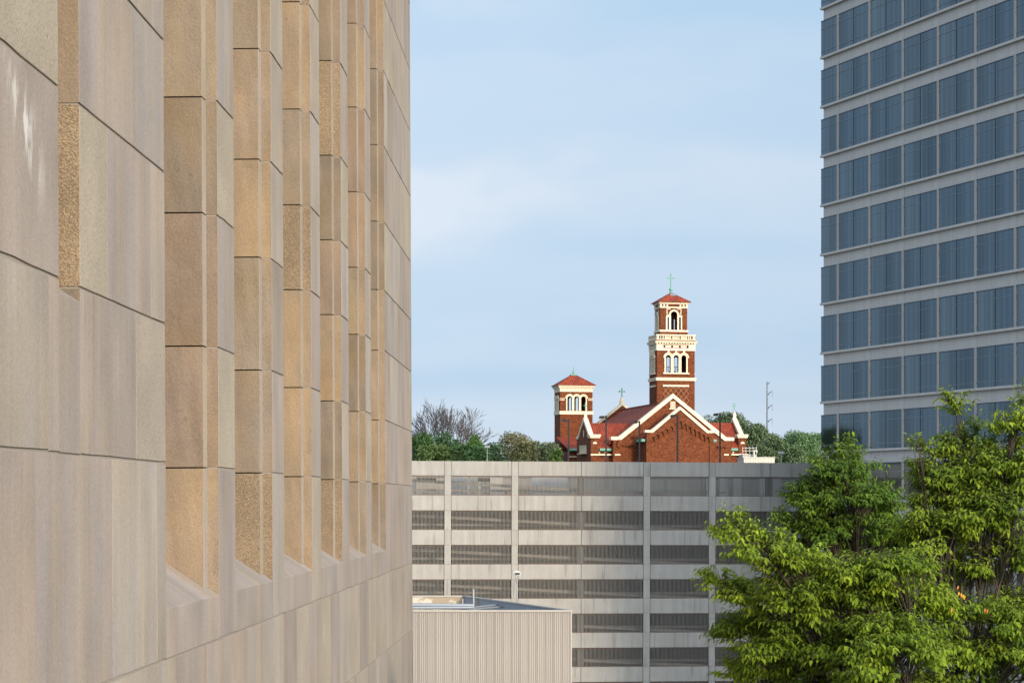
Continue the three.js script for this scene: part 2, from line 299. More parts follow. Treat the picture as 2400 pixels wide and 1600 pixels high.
  // the narrow slot: its far reveal, its near reveal, back and weathered foot
  for (let k = iA; k < Y.length - 1; k++) {
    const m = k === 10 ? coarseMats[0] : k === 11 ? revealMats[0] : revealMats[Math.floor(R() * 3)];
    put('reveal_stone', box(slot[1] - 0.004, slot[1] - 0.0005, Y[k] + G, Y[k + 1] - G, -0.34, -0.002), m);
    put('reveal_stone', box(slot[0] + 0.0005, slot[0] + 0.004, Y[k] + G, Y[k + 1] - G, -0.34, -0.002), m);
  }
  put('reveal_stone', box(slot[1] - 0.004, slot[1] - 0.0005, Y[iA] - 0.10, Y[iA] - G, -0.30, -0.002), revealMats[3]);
  // face stones between the niches and past the last one
  for (let i = 0; i < 6; i++) {
    const a = niches[i][1], b = i < 5 ? niches[i + 1][0] : END;
    for (let k = iC; k < Y.length - 1; k++) course(k, a, b, i < 5 ? [] : randomCuts(a, b, 0.9, 2.0), null);
  }
  // stepped reveals: outer strip, thin return, inner strip; every course its own stones
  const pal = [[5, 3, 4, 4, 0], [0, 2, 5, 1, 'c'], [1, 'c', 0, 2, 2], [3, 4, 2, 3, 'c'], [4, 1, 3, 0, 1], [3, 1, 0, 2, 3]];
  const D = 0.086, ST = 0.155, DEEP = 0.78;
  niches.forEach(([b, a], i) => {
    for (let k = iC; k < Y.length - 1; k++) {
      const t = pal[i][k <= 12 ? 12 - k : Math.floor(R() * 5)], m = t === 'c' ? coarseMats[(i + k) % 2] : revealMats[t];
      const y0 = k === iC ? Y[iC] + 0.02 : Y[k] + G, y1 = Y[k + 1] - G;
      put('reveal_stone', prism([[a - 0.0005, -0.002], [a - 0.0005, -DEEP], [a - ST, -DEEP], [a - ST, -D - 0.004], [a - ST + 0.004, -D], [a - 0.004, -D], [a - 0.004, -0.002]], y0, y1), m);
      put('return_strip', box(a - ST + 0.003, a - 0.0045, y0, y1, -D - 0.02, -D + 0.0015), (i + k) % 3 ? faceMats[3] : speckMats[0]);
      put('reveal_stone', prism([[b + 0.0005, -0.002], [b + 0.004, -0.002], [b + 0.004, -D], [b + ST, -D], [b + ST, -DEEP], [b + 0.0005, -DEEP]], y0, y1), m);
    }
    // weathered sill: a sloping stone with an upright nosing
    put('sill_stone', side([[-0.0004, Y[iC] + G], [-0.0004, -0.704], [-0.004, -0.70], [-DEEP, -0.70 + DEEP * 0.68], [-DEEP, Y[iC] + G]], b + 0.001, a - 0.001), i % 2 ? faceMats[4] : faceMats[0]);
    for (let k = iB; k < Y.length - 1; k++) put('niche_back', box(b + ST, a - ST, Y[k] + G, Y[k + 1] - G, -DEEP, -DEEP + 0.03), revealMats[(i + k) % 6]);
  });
  // core behind the stones, end wall and roof
  mesh('core', [box(START, END - 0.02, Y[0], Y[iC] - 0.0, -9, -0.011), box(START, slot[0] - 0.003, Y[iC], 10.6, -9, -0.011), box(slot[0] - 0.003, slot[1] + 0.003, Y[iC], Y[iA] - 0.12, -9, -0.011), box(slot[0] - 0.003, slot[1] + 0.003, Y[iA] - 0.12, 10.6, -9, -0.345),
    ...niches.map(([b], i) => box(i ? niches[i - 1][1] : slot[1] + 0.003, b, Y[iC], 10.6, -9, -0.011)), box(niches[5][1], END - 0.02, Y[iC], 10.6, -9, -0.011), ...niches.map(([b, a]) => box(b, a, Y[iC], 10.6, -9, -DEEP - 0.002))], M.mortar, w);
  for (let k = 0; k < Y.length - 1; k++) { const c = randomCuts(-9, -0.2, 0.9, 1.8), e = [-9, ...c, -0.165]; for (let i = 0; i < e.length - 1; i++) if (e[i + 1] > e[i]) put('stone_block', box(END - 0.019, END, Y[k] + G, Y[k + 1] - G, e[i] + 0.001, e[i + 1] - 0.001), faceMat()); }
  put('coping', box(START, END + 0.03, 10.6, 10.85, -9, 0.03), faceMats[1]);
}
// ------------------------------------------------------------------ office tower on the right
{
  const c0 = P(1931, HY, 161.8);
  const t = thing('office_tower', 'grey office tower with ribbon bands of blue glass behind the leafy trees at the right', 'building', c0, -Math.atan2(1, 0.415));
  const bay = 4.61, first = 2.42, FL = 4.0, sill0 = 8.05, H = 2.86, nb = 7, lo = -7, hi = 9, top = 17;
  const L = first + 11 * bay, Wd = 38;
  const edge = [-0.15]; for (let i = 0; i < nb; i++) edge.push(first + i * bay);
  // shared geometries
  const gWin = {};
  function makeWindow(w, lastOpen, v) {                      // two panes, dark divider, two slim rails in front
    const g = part('window', t), h = H;
    const two = w > 3;
    const panes = two ? [[0, w / 2 - 0.04], [w / 2 + 0.04, w]] : [[0, w]];
    panes.forEach(([a, b], i) => mesh('pane', box(a, b, 0.03, h, -0.06, 0.14), M.glass[(v * 2 + i) % 6], g, v * 2.3 + i * 1.7, 0));
    if (two) mesh('divider', box(w / 2 - 0.04, w / 2 + 0.04, 0.03, h, -0.06, 0.10), M.blackMullion, g);
    mesh('rail', box(0, w, h - 0.65, h - 0.615, 0.142, 0.18), M.paleRail, g);
    mesh('rail', box(0, w, 0.40, 0.435, 0.142, 0.18), M.paleRail, g);
    mesh('head', box(0, w, h, h + 0.07, -0.06, 0.17), M.blackMullion, g);
    return g;
  }
  const R = rng(77);
  const srcWide = [0, 1, 2, 3, 4, 5].map(v => makeWindow(bay - 0.27, false, v)), srcNarrow = [0, 1].map(v => makeWindow(first - 0.135 + 0.15, false, v));
  const used = new Set();
  const place = (src, x, y) => { let o = src; if (used.has(src)) { o = src.clone(); t.add(o); } used.add(src); o.position.set(x, y, 0); };
  const gPan = box(0.02, bay - 0.02, 0, FL - H - 0.22, -0.3, 0), gPan0 = box(0.0, first - 0.02, 0, FL - H - 0.22, -0.3, 0), gPier = box(-0.125, 0.125, 0, H + 0.06, -0.06, 0.19);
  const gSill = box(0.01, bay - 0.01, -0.16, 0.02, -0.06, 0.24), gSill0 = box(-0.18, first - 0.01, -0.16, 0.02, -0.06, 0.24), gLip = box(0.01, bay - 0.01, 0, 0.06, -0.05, 0.05);
  [gPan, gPan0, gPier, gSill, gSill0, gLip].forEach(g => uvMetres(g));
  const add = (name, g, m, x, y) => { const o = new THREE.Mesh(g, m); o.name = name; o.castShadow = o.receiveShadow = true; o.position.set(x, y, 0); t.add(o); };
  for (let k = lo; k <= hi; k++) {
    const y = sill0 + k * FL;
    if (k === lo) continue;
    place(srcNarrow[Math.floor(R() * 2)], -0.15, y);
    add('spandrel_panel', gPan0, M.precast, 0, y - (FL - H) + 0.06); add('sill', gSill0, M.cover, 0, y);
    for (let i = 0; i < nb; i++) {
      const x = first + i * bay;
      add('pier', gPier, M.pier, x, y + 0.02);
      place(srcWide[Math.floor(R() * 6)], x + 0.135, y);
      add('spandrel_panel', gPan, M.precast, x, y - (FL - H) + 0.06); add('sill', gSill, M.cover, x, y);
    }
  }
  // body of the tower, the floors above the view and the bays beyond it
  const far = first + nb * bay;
  mesh('core', [box(0.02, L, -EYE, sill0 + (top + 1) * FL, -Wd, -0.08)], M.precast, t);
  for (let k = hi + 1; k <= top; k++) { const y = sill0 + k * FL; mesh('window_band', box(-0.15, L, y, y + H, -0.06, 0.14), M.glass[0], t); mesh('spandrel_band', box(0, L, y - FL + H + 0.002, y - 0.002, -0.07, 0), M.precast, t); }
  for (let k = lo + 1; k <= hi; k++) { const y = sill0 + k * FL; mesh('window_band', box(far, L, y, y + H, -0.06, 0.14), M.glass[0], t); mesh('spandrel_band', box(far, L, y - FL + H + 0.002, y - 0.002, -0.07, 0), M.precast, t); }
  for (let k = lo + 1; k <= top; k++) { const y = sill0 + k * FL; mesh('window_band', box(-0.15, 0.018, y, y + H, -Wd + 0.4, -0.066), M.glass[1], t); }
  for (let k = lo + 1; k <= hi; k++) { const y = sill0 + k * FL; mesh('return_panel', box(0.0, 0.019, y - FL + H + 0.08, y - 0.17, -Wd + 0.4, -0.31), M.precast, t); }
  mesh('roof_edge', box(-0.2, L + 0.2, sill0 + (top + 1) * FL, sill0 + (top + 1) * FL + 0.9, -Wd - 0.2, 0.2), M.precast, t);
  mesh('base_wall', box(-0.02, L, -EYE, sill0 + (lo + 1) * FL - (FL - H), -0.08, 0.1), M.precast, t);
}
// ------------------------------------------------------------------ parking garage
{
  const TH = Math.atan(0.11), cth = Math.cos(TH), sth = Math.sin(TH), o = P(960, HY, 174);
  const g = thing('parking_garage', 'pale concrete parking garage of stacked decks with barred openings below the church', 'garage', o, TH);
  g.rotation.z = -0.0034;
  const lx = px => { const k = (px - CX) / F; return (k * 174 - o.x) / (cth - k * sth); };   // place along the front of a photograph column
  const PITCH = 3.02, PT = 3.52, levels = 8, ST = k => 0.51 - PITCH * k, SB = k => -0.80 - PITCH * k;
  const colW = 0.61, cols = [lx(1049.5) - 5.9 * 2, lx(1049.5), lx(1207), lx(1516.5), lx(1670), lx(1670) + 11.5, lx(1670) + 17.3], X0 = cols[0] - 6, X1 = cols[cols.length - 1] + 6;
  const joints = [lx(1363), lx(1805.5)];
  const cells = []; const cs = [X0, ...cols, X1];
  for (let i = 0; i < cs.length - 1; i++) { const a = cs[i] + (i ? colW / 2 : 0), b = cs[i + 1] - (i < cs.length - 2 ? colW / 2 : 0); cells.push([a, b]); }
  const R = rng(5), add = (n, ge, m) => mesh(n, ge, m, g, R() * 14, R() * 5);
  const bands = []; bands.push([PT, 2.26]); for (let k = 0; k < levels; k++) bands.push([ST(k), k === levels - 1 ? -EYE : SB(k)]);
  bands.forEach(([t, b]) => {
    for (const [a0, b0] of cells) {
      const cut = joints.filter(j => j > a0 && j < b0), e = [a0, ...cut, b0];
      for (let i = 0; i < e.length - 1; i++) add('spandrel_panel', box(e[i] + 0.02, e[i + 1] - 0.02, b, t, -0.22, 0), M.concrete);
    }
    for (const c of cols) add('column_face', box(c - colW / 2 + 0.015, c + colW / 2 - 0.015, b + 0.008, t - 0.008, -0.5, 0.02), M.concrete);
  });
  const opens = []; for (let k = -1; k < levels - 1; k++) opens.push(k < 0 ? [2.26, ST(0)] : [SB(k), ST(k + 1)]);
  opens.forEach(([t, b], k) => {
    for (const c of cols) add('column_face', box(c - colW / 2 + 0.015, c + colW / 2 - 0.015, b + 0.008, t - 0.008, -0.5, 0.02), M.concrete);
    for (const [a0, b0] of cells) {
      const bars = []; const n = Math.max(2, Math.round((b0 - a0) / 0.118)), p = (b0 - a0) / n;
      for (let i = 1; i < n; i++) { const x = a0 + i * p; bars.push(box(x - 0.017, x + 0.017, b + 0.06, t - 0.09, -0.14, -0.10)); }
      stuff(mesh('railing_bars', bars, M.bars, g));
      add('top_rail', box(a0 + 0.01, b0 - 0.01, t - 0.10, t - 0.05, -0.155, -0.09), M.rail); add('bottom_rail', box(a0 + 0.01, b0 - 0.01, b + 0.02, b + 0.07, -0.155, -0.09), M.rail);
    }
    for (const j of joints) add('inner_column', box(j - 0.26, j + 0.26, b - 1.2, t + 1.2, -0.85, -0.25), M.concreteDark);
  });
  // decks, sloping ramps behind the front aisle, back wall and the lit stair walls of the top deck
  const DP = 42;
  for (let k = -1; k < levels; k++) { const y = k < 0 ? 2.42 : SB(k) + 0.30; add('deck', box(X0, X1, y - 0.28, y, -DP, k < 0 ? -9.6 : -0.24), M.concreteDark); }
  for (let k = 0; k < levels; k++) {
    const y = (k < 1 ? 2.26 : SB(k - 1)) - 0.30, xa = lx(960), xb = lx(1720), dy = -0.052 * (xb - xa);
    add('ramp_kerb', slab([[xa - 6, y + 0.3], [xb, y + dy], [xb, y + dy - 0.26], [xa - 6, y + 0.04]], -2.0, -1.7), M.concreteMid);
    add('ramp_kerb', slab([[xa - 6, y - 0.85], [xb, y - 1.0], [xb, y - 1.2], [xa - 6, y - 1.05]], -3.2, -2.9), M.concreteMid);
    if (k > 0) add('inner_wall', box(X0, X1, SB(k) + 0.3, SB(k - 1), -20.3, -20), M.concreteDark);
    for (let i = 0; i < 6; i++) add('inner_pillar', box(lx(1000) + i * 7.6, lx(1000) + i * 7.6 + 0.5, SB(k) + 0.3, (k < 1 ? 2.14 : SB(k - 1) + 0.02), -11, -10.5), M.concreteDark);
  }
  for (const [a, b, y0, y1, d, m] of [[960, 984, 0.4, 2.2, -5, 'concrete'], [1058, 1108, 0.4, 2.2, -5, 'innerBlue'], [1114, 1133, 0.3, 2.2, -5, 'concrete'], [1170, 1200, 0.4, 2.2, -8, 'concrete'], [1265, 1352, 0.62, 2.2, -6, 'innerBlue'], [1216, 1262, 0.2, 1.2, -9, 'wood'], [1700, 1722, 0.6, 2.2, -8, 'concrete'], [1733, 1752, 0.4, 2.2, -8, 'concrete'], [1766, 1784, 0.4, 2.2, -8, 'concrete'], [1830, 1846, 0.4, 2.2, -8, 'concrete'], [1862, 1880, 0.4, 2.2, -8, 'concrete']])
    add('stair_wall', box(lx(a), lx(b), y0 - 0.6, y1, d - 0.2, d), M[m]);
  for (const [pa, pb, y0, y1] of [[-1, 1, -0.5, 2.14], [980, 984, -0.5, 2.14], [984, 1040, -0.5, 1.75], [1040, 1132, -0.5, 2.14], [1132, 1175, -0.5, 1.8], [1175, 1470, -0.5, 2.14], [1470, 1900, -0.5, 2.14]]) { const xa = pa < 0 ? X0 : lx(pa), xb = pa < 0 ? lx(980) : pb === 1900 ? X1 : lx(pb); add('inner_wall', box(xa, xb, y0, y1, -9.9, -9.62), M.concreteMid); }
  add('back_parapet', box(X0, X1, 2.42, PT, -DP - 0.2, -DP), M.concrete);
  for (const x of [X0, X1]) add('end_wall', box(x - 0.1, x + 0.1, -EYE, PT - 0.05, -DP - 0.2, -0.3), M.concrete);

  // light poles standing on the roof deck
  const names = ['dark light pole on the garage roof before the small bell tower', 'dark light pole on the garage roof before the left transept roof', 'dark light pole on the garage roof by the eave of the big gable', 'dark light pole on the garage roof before the brick front gable', 'dark light pole on the garage roof, rightmost of the five'];
  [[1332.7, 982, 1316, 199], [1420.7, 974, 1404, 196], [1499, 986, 1484, 205], [1588, 971, 1571, 190], [1688, 968, 1672, 188]].forEach(([px, py, hx, d], i) => {
    const top = P(px, py, d), y0 = EYE + 2.42, w = 0.075;
    const p = thing('light_pole', names[i], 'light pole', V(top.x, y0, top.z), 0.1, 'light poles on the garage roof');
    const h = top.y - y0, arm = (px - hx) / F * d;
    mesh('base_plate', box(-0.18, 0.18, 0, 0.03, -0.18, 0.18), M.poleDark, p);
    mesh('pole', box(-w, w, 0.03, h, -w, w), M.poleDark, p);
    mesh('arm', box(-arm * 0.45, -w, h - 0.16, h - 0.06, -0.04, 0.04), M.poleDark, p);
    const hd = mesh('lamp_head', slab([[-arm, h - 0.26], [-arm * 0.35, h - 0.26], [-arm * 0.35, h], [-arm + 0.06, h - 0.04]], -0.2, 0.2), M.poleDark, p);
    mesh('lens', box(-arm + 0.05, -arm * 0.42, h - 0.275, h - 0.262, -0.15, 0.15), M.galv, hd);
  });
}
// ------------------------------------------------------------------ metal-clad plant room in front of the garage
{
  const d = 100, a = P(955, 1429, d), b = P(1340, 1429, d), c = P(1090, 1395, 115.4), y0 = groundY(0, -100) - 0.3 - EYE, yt = (HY - 1429) / F * d;
  const e = thing('plant_room', 'beige ribbed metal plant room with an open top before the garage', 'building', V(b.x, EYE, b.z), 0);
  const W = b.x - a.x, seam = 19.8 / F * d, n = Math.ceil(W / seam), R = rng(9), rise = 0.04, r = seam / 4;
  const pts = []; pts.push([0.006, 0]);
  for (let i = 0; i < 4; i++) { const x = i * r + 0.012; pts.push([x + r * 0.30, 0], [x + r * 0.42, rise], [x + r * 0.72, rise], [x + r * 0.84, 0]); }
  pts.push([seam - 0.042, 0], [seam - 0.042, -0.03], [0.006, -0.03]);
  const gp = uvMetres(clean(prism(pts.map(([x, z]) => [x, z]), y0, yt - 0.10)));
  const tones = [[0.385, 0.345, 0.312], [0.37, 0.333, 0.302], [0.40, 0.358, 0.322]].map(q => mat(q, { map: T.panel, roughness: 0.5 }));
  for (let i = 0; i < n; i++) { const o = new THREE.Mesh(gp, tones[Math.floor(R() * 3)]); o.name = 'cladding_panel'; o.castShadow = o.receiveShadow = true; o.position.set(-(i + 1) * seam - 0.06, 0, 0); e.add(o); }
  mesh('corner_trim', box(-0.06, 0.02, y0, yt - 0.10, -0.05, 0.045), M.claddingTrim, e);
  const X = (v) => [v.x - b.x, v.z - b.z], [bx, bz] = X(c);
  mesh('cap', [prism([[0.06, 0.07], [0.06, -0.12], [-W, -0.12], [-W, 0.07]], yt - 0.10, yt), prism([[0.06, -0.121], [bx + 0.06, bz], [bx - 0.16, bz], [-0.18, -0.121]], yt - 0.07, yt - 0.004), prism([[bx - 0.161, bz + 0.1], [bx - 0.161, bz - 0.12], [-W - 2, bz - 0.12], [-W - 2, bz + 0.1]], yt - 0.09, yt - 0.002)], M.claddingTrim, e);
  mesh('side_wall', prism([[0.0, -0.125], [bx, bz], [bx - 0.1, bz], [-0.1, -0.125]], y0, yt - 0.072), M.innerBlue, e);
  mesh('back_wall', prism([[bx - 0.162, bz + 0.06], [bx - 0.162, bz - 0.1], [-W - 2, bz - 0.1], [-W - 2, bz + 0.06]], y0, yt - 0.092), M.rustWall, e);
  mesh('front_backing', box(-W, -0.02, y0, yt - 0.102, -0.10, -0.032), M.seam, e);
  mesh('floor', prism([[-0.1, -0.13], [bx - 0.1, bz + 0.1], [-W - 1, bz + 0.1], [-W, -0.13]], yt - 2.2, yt - 2.1), M.concrete, e);
  // pipe rails, brown posts and a vent stack seen over the front edge
  const q = (px, py, dd) => { const v = P(px, py, dd); return V(v.x - b.x, v.y - EYE, v.z - b.z); };
  for (const [p0, p1, rr] of [[[960, 1417, 108], [1110, 1419, 108], 0.10], [[960, 1424, 106], [1110, 1424, 106], 0.08], [[1080, 1426, 107], [1200, 1414, 111], 0.05], [[1080, 1430, 106], [1200, 1420, 110], 0.05]]) mesh('pipe', tube([q(...p0), q(...p1)], rr, rr, 8), M.galv, e);
  for (const [x0, x1, dd] of [[1159, 1176, 111], [1204, 1223, 108], [1254, 1271, 104.6], [1116, 1128, 113]]) { const u = q(x0, 1412, dd), v = q(x1, 1412, dd); mesh('panel_post', box(u.x, v.x, yt - 2.1, yt - 0.16, u.z - 0.12, u.z), M.wood, e); }
  const vs = q(1110, 1380, 108); mesh('vent_stack', tube([V(vs.x, yt - 2.1, vs.z), vs], 0.05, 0.05, 8), M.galv, e);
  for (const px of [984, 1036]) { const v = q(px, 1408, 107); mesh('pipe_support', box(v.x - 0.04, v.x + 0.04, yt - 2.1, yt - 0.25, v.z - 0.04, v.z + 0.04), M.galv, e); }
}
// floodlight on a slim pole behind the plant room
{
  const d = 128, t = P(1212, 1347, d), gy = groundY(t.x, t.z);
  const f = thing('floodlight', 'small grey floodlight on a slim pole standing before a garage column', 'floodlight', V(t.x, gy, t.z), 0.15);
  const h = t.y - gy;
  mesh('pole', tube([V(0, 0, 0), V(0, h - 0.5, 0)], 0.06, 0.045, 8), M.galv, f);
  mesh('bracket', tube([V(0, h - 0.52, 0), V(-0.06, h - 0.25, 0.02), V(-0.05, h, 0.03)], 0.05, 0.05, 6), M.galv, f);
  const hd = mesh('lamp_head', slab([[-0.22, h], [0.20, h - 0.03], [0.22, h + 0.16], [0.05, h + 0.28], [-0.20, h + 0.30]], -0.12, 0.16), M.galv, f);
  mesh('lens', box(-0.17, 0.14, h + 0.02, h + 0.14, 0.162, 0.18), M.dark, hd);
  mesh('housing_fin', box(-0.26, -0.222, h + 0.06, h + 0.26, -0.1, 0.12), M.white, hd);
}
// ------------------------------------------------------------------ brick church
{
  const Z0 = 280, TH = 12 * Math.PI / 180, cu = Math.cos(TH), su = Math.sin(TH), O = P(1577, HY, Z0);
  const ch = thing('brick_church', 'sunlit red brick church with cream trim, red tile roofs and two bell towers', 'church', O, TH);
  const lx = (px, d = 0) => { const k = (px - CX) / F; return (k * (Z0 - cu * d) - O.x - su * d) / (cu - su * k); };
  const ly = (py, px, d = 0) => (HY - py) / F * (Z0 + su * lx(px, d) - cu * d);
  const BASE = groundY(0, -275) - EYE - 0.2, R = rng(13);
  const add = (n, g, m, p = ch) => mesh(n, g, m, p, R() * 3, R() * 3);
  // coping running down a gable: kneelers at the feet
  function coping(cx, half, peak, eave, z0, z1, th, kneel) {
    const h = half, o = [[-h, eave - th * 0.45], [-h, eave + th * 0.45], [-h + kneel, eave + th * 0.5], [0, peak + th * 0.55], [h - kneel, eave + th * 0.5], [h, eave + th * 0.45], [h, eave - th * 0.45], [h - kneel - th * 0.5, eave - th * 0.5], [0, peak - th * 0.65], [-h + kneel + th * 0.5, eave - th * 0.5]];
    return slab(o.map(([x, y]) => [x + cx, y]), z0, z1);
  }
  // stepped blind arcading under a gable: a raised skin whose lower edge is scalloped
  function arcade(cx, half, yTop, drop, n, step, z0, z1, yFoot) {
    const s = new THREE.Shape(), w = 2 * half / n; const lowY = i => { const t = Math.abs((i + 0.5) - n / 2) / (n / 2); return yTop - drop * t; };
    s.moveTo(cx - half - 0.35, yFoot); s.lineTo(cx - half - 0.35, lowY(0) - 0.2);
    for (let i = 0; i < n; i++) { const x = cx - half + w * i, y = lowY(i); s.lineTo(x + 0.06, y - 0.3); s.lineTo(x + 0.06, y); s.absarc(x + w / 2, y, w / 2 - 0.06, Math.PI, 0, true); s.lineTo(x + w - 0.06, y - 0.3); }
    s.lineTo(cx + half + 0.35, lowY(n - 1) - 0.2); s.lineTo(cx + half + 0.35, yFoot);
    return { s, lowY, w };
  }
  // ---- nave: main gable, roof, rear gable
  const hw = 8.75, peak = ly(928, 1577), eave = ly(1027, 1446), LEN = 27, ridge = peak - 0.75, ev = eave - 0.55;
  add('gable_wall', slab([[-hw + 0.1, BASE], [-hw + 0.1, eave], [-hw + 1.1, eave], [0, peak - 0.1], [hw - 1.1, eave], [hw - 0.1, eave], [hw - 0.1, BASE]], -0.6, 0), M.brick);
  add('gable_coping', coping(0, hw + 0.25, peak + 0.05, eave, -0.75, 0.22, 0.52, 1.15), M.cream);
  add('gable_wall', slab([[-hw + 0.1, BASE], [-hw + 0.1, eave], [0, peak - 0.1], [hw - 0.1, eave], [hw - 0.1, BASE]], -LEN - 0.6, -LEN), M.brick);
  add('gable_coping', coping(0, hw + 0.25, peak + 0.2, eave, -LEN - 0.75, -LEN + 0.1, 0.36, 1.0), M.cream);
  add('nave_wall', [box(-hw + 0.15, -hw + 0.7, BASE, ev, -LEN, -0.6), box(hw - 0.7, hw - 0.15, BASE, ev, -LEN, -0.6)], M.brick);
  add('nave_roof', slab([[-hw - 0.3, ev - 0.1], [0, ridge], [hw + 0.3, ev - 0.1], [hw + 0.3, ev - 0.35], [0, ridge - 0.3], [-hw - 0.3, ev - 0.35]], -LEN, -0.62), M.tileRoof);
  add('ridge_tile', tube([V(0, ridge + 0.05, -LEN), V(0, ridge + 0.05, -0.7)], 0.14, 0.14, 8), M.tileRoof);
  // louvred vent in the gable
  { const x0 = lx(1570), x1 = lx(1583.5), y0 = ly(957, 1577), y1 = ly(940, 1577), s = new THREE.Shape(); s.moveTo(x0, y0); s.lineTo(x0, y1 - 0.25); s.quadraticCurveTo(x0, y1, (x0 + x1) / 2, y1); s.quadraticCurveTo(x1, y1, x1, y1 - 0.25); s.lineTo(x1, y0);
    const v = add('louvre', slab(s, 0.0, 0.06), M.brickDark); for (let i = 0; i < 7; i++) { const y = lerp(y0 + 0.04, y1 - 0.14, i / 6); add('louvre_slat', box(x0 + 0.04, x1 - 0.04, y, y + 0.09, 0.06, 0.14), M.cream, v); }
    add('louvre_sill', box(x0 - 0.12, x1 + 0.1, y0 - 0.12, y0, 0.02, 0.2), M.cream, v); }
  // rear gable finial with its cross
  function cross(x, y, z, h, arm, r, p = ch) {
    const c = part('cross', p); c.position.set(x, y, z);
    mesh('shaft', box(-r, r, 0, h, -r, r), M.copper, c); mesh('arm', box(-arm, arm, h * 0.68 - r, h * 0.68 + r, -r * 0.9, r * 0.9), M.copper, c);
    for (const [ex, ey] of [[-arm, h * 0.68], [arm, h * 0.68], [0, h]]) mesh('tip', new THREE.SphereGeometry(r * 1.7, 8, 6).translate(ex, ey, 0), M.copper, c); return c;
  }
  { const y = peak + 0.4; add('finial_block', [box(-0.3, 0.3, y - 0.3, y + 0.3, -LEN - 0.6, -LEN), box(-0.18, 0.18, y + 0.3, y + 0.8, -LEN - 0.48, -LEN - 0.12)], M.cream); cross(0, y + 0.8, -LEN - 0.3, 1.35, 0.42, 0.075); }
  // ---- projecting front gable
  const fd = 3.3, fc = lx(1593.5, fd), fh = 4.85, fp = ly(956, 1594, fd), fe = ly(1011, 1594, fd);
  add('front_wall', [slab([[fc - fh, BASE], [fc - fh, fe], [fc - fh + 1.0, fe], [fc, fp - 0.1], [fc + fh - 1.0, fe], [fc + fh, fe], [fc + fh, BASE]], fd - 0.5, fd), box(fc - fh, fc - fh + 0.5, BASE, fe - 0.8, 0.01, fd - 0.5), box(fc + fh - 0.5, fc + fh, BASE, fe - 0.8, 0.01, fd - 0.5)], M.brick);
  add('front_coping', coping(fc, fh + 0.2, fp + 0.02, fe, fd - 0.62, fd + 0.2, 0.38, 0.95), M.cream);
  add('front_roof', slab([[fc - fh - 0.3, fe - 0.85], [fc, fp - 0.5], [fc + fh + 0.3, fe - 0.85], [fc + fh + 0.3, fe - 1.05], [fc, fp - 0.75], [fc - fh - 0.3, fe - 1.05]], 0.02, fd - 0.62), M.tileRoof);
  for (const s of [-1, 1]) add('gutter', box(fc + s * (fh + 0.32) - 0.3, fc + s * (fh + 0.32) + 0.22, fe - 1.42, fe - 1.05, 0.06, fd - 0.1), M.copper);
  { const n = 13, half = fh - 0.55, a = arcade(fc, half, ly(991, 1594, fd), ly(991, 1594, fd) - ly(1031, 1594, fd), n, 0, 0, 0, 0);
    // raised brick skin above the scalloped line
    const s = new THREE.Shape(); s.moveTo(fc - half, a.lowY(0) - 0.4);
    for (let i = 0; i < n; i++) { const x = fc - half + a.w * i, y = a.lowY(i); s.lineTo(x + 0.05, y - 0.4 + 0.0); s.lineTo(x + 0.05, y - 0.05); s.absarc(x + a.w / 2, y - 0.05, a.w / 2 - 0.05, Math.PI, 0, true); s.lineTo(x + a.w - 0.05, y - 0.4); }
    s.lineTo(fc + half, a.lowY(n - 1) - 0.4); s.lineTo(fc + fh, a.lowY(n - 1) - 0.4); s.lineTo(fc + fh - 0.02, fe - 0.25); s.lineTo(fc + fh - 1.1, fe - 0.22); s.lineTo(fc, fp - 0.4); s.lineTo(fc - fh + 1.1, fe - 0.22); s.lineTo(fc - fh + 0.02, fe - 0.25); s.lineTo(fc - fh, a.lowY(0) - 0.4);
    add('corbel_arcade', slab(s, fd + 0.002, fd + 0.24), M.brick);
    for (const e of [-1, 1]) add('corner_pilaster', box(fc + e * (fh - 0.275) - 0.275, fc + e * (fh - 0.275) + 0.273, BASE, a.lowY(0) - 0.402, fd + 0.002, fd + 0.14), M.brick); }
  // small corbel arcades on the main gable, both sides of the projection
  for (const [pa, pb, py, n] of [[1453, 1486, 1047, 4], [1676, 1699, 1050, 3]]) {
    const x0 = lx(pa), x1 = lx(pb), y = ly(py, pa), w = (x1 - x0) / n, s = new THREE.Shape(); s.moveTo(x0 - 0.4, y); s.lineTo(x0, y);
    for (let i = 0; i < n; i++) s.absarc(x0 + w * (i + 0.5), y, w / 2 - 0.03, Math.PI, 0, true);
    s.lineTo(x1 + 0.4, y); s.lineTo(x1 + 0.4, y + 1.0); s.lineTo(x0 - 0.4, y + 1.0); add('corbel_arcade', slab(s, 0.004, 0.22), M.brick);
  }
  add('wall_vent', box(lx(1672), lx(1678.5), ly(1034, 1675), ly(1030, 1675), 0.002, 0.08), M.cream);
  // ---- transepts
  function transept(sgn, pxEnd, pxIn) {
    const zf = -1.1, zb = -9.3, zr = (zf + zb) / 2, xe = lx(pxEnd, zf), xi = sgn * (hw - 0.4), yr = ly(991, pxEnd, zr), ye = ly(1050, pxEnd, zf) + 0.25, a = Math.min(xe, xi), b = Math.max(xe, xi), yc = yr + 0.45, yk = ly(1023, pxEnd, zf);
    add('transept_wall', [box(a, b, BASE, ye - 0.1, zf - 0.5, zf), box(a, b, BASE, ye - 0.1, zb, zb + 0.5)], M.brick);
    const out = [[zf + 0.06, BASE], [zf + 0.06, yk - 0.15], [zf - 0.8, yk - 0.15], [zr, yc - 0.3], [zb + 0.8, yk - 0.15], [zb - 0.06, yk - 0.15], [zb - 0.06, BASE]];
    add('transept_gable', side(out, sgn < 0 ? xe - 0.02 : xe - 0.55, sgn < 0 ? xe + 0.55 : xe + 0.02), M.brick);
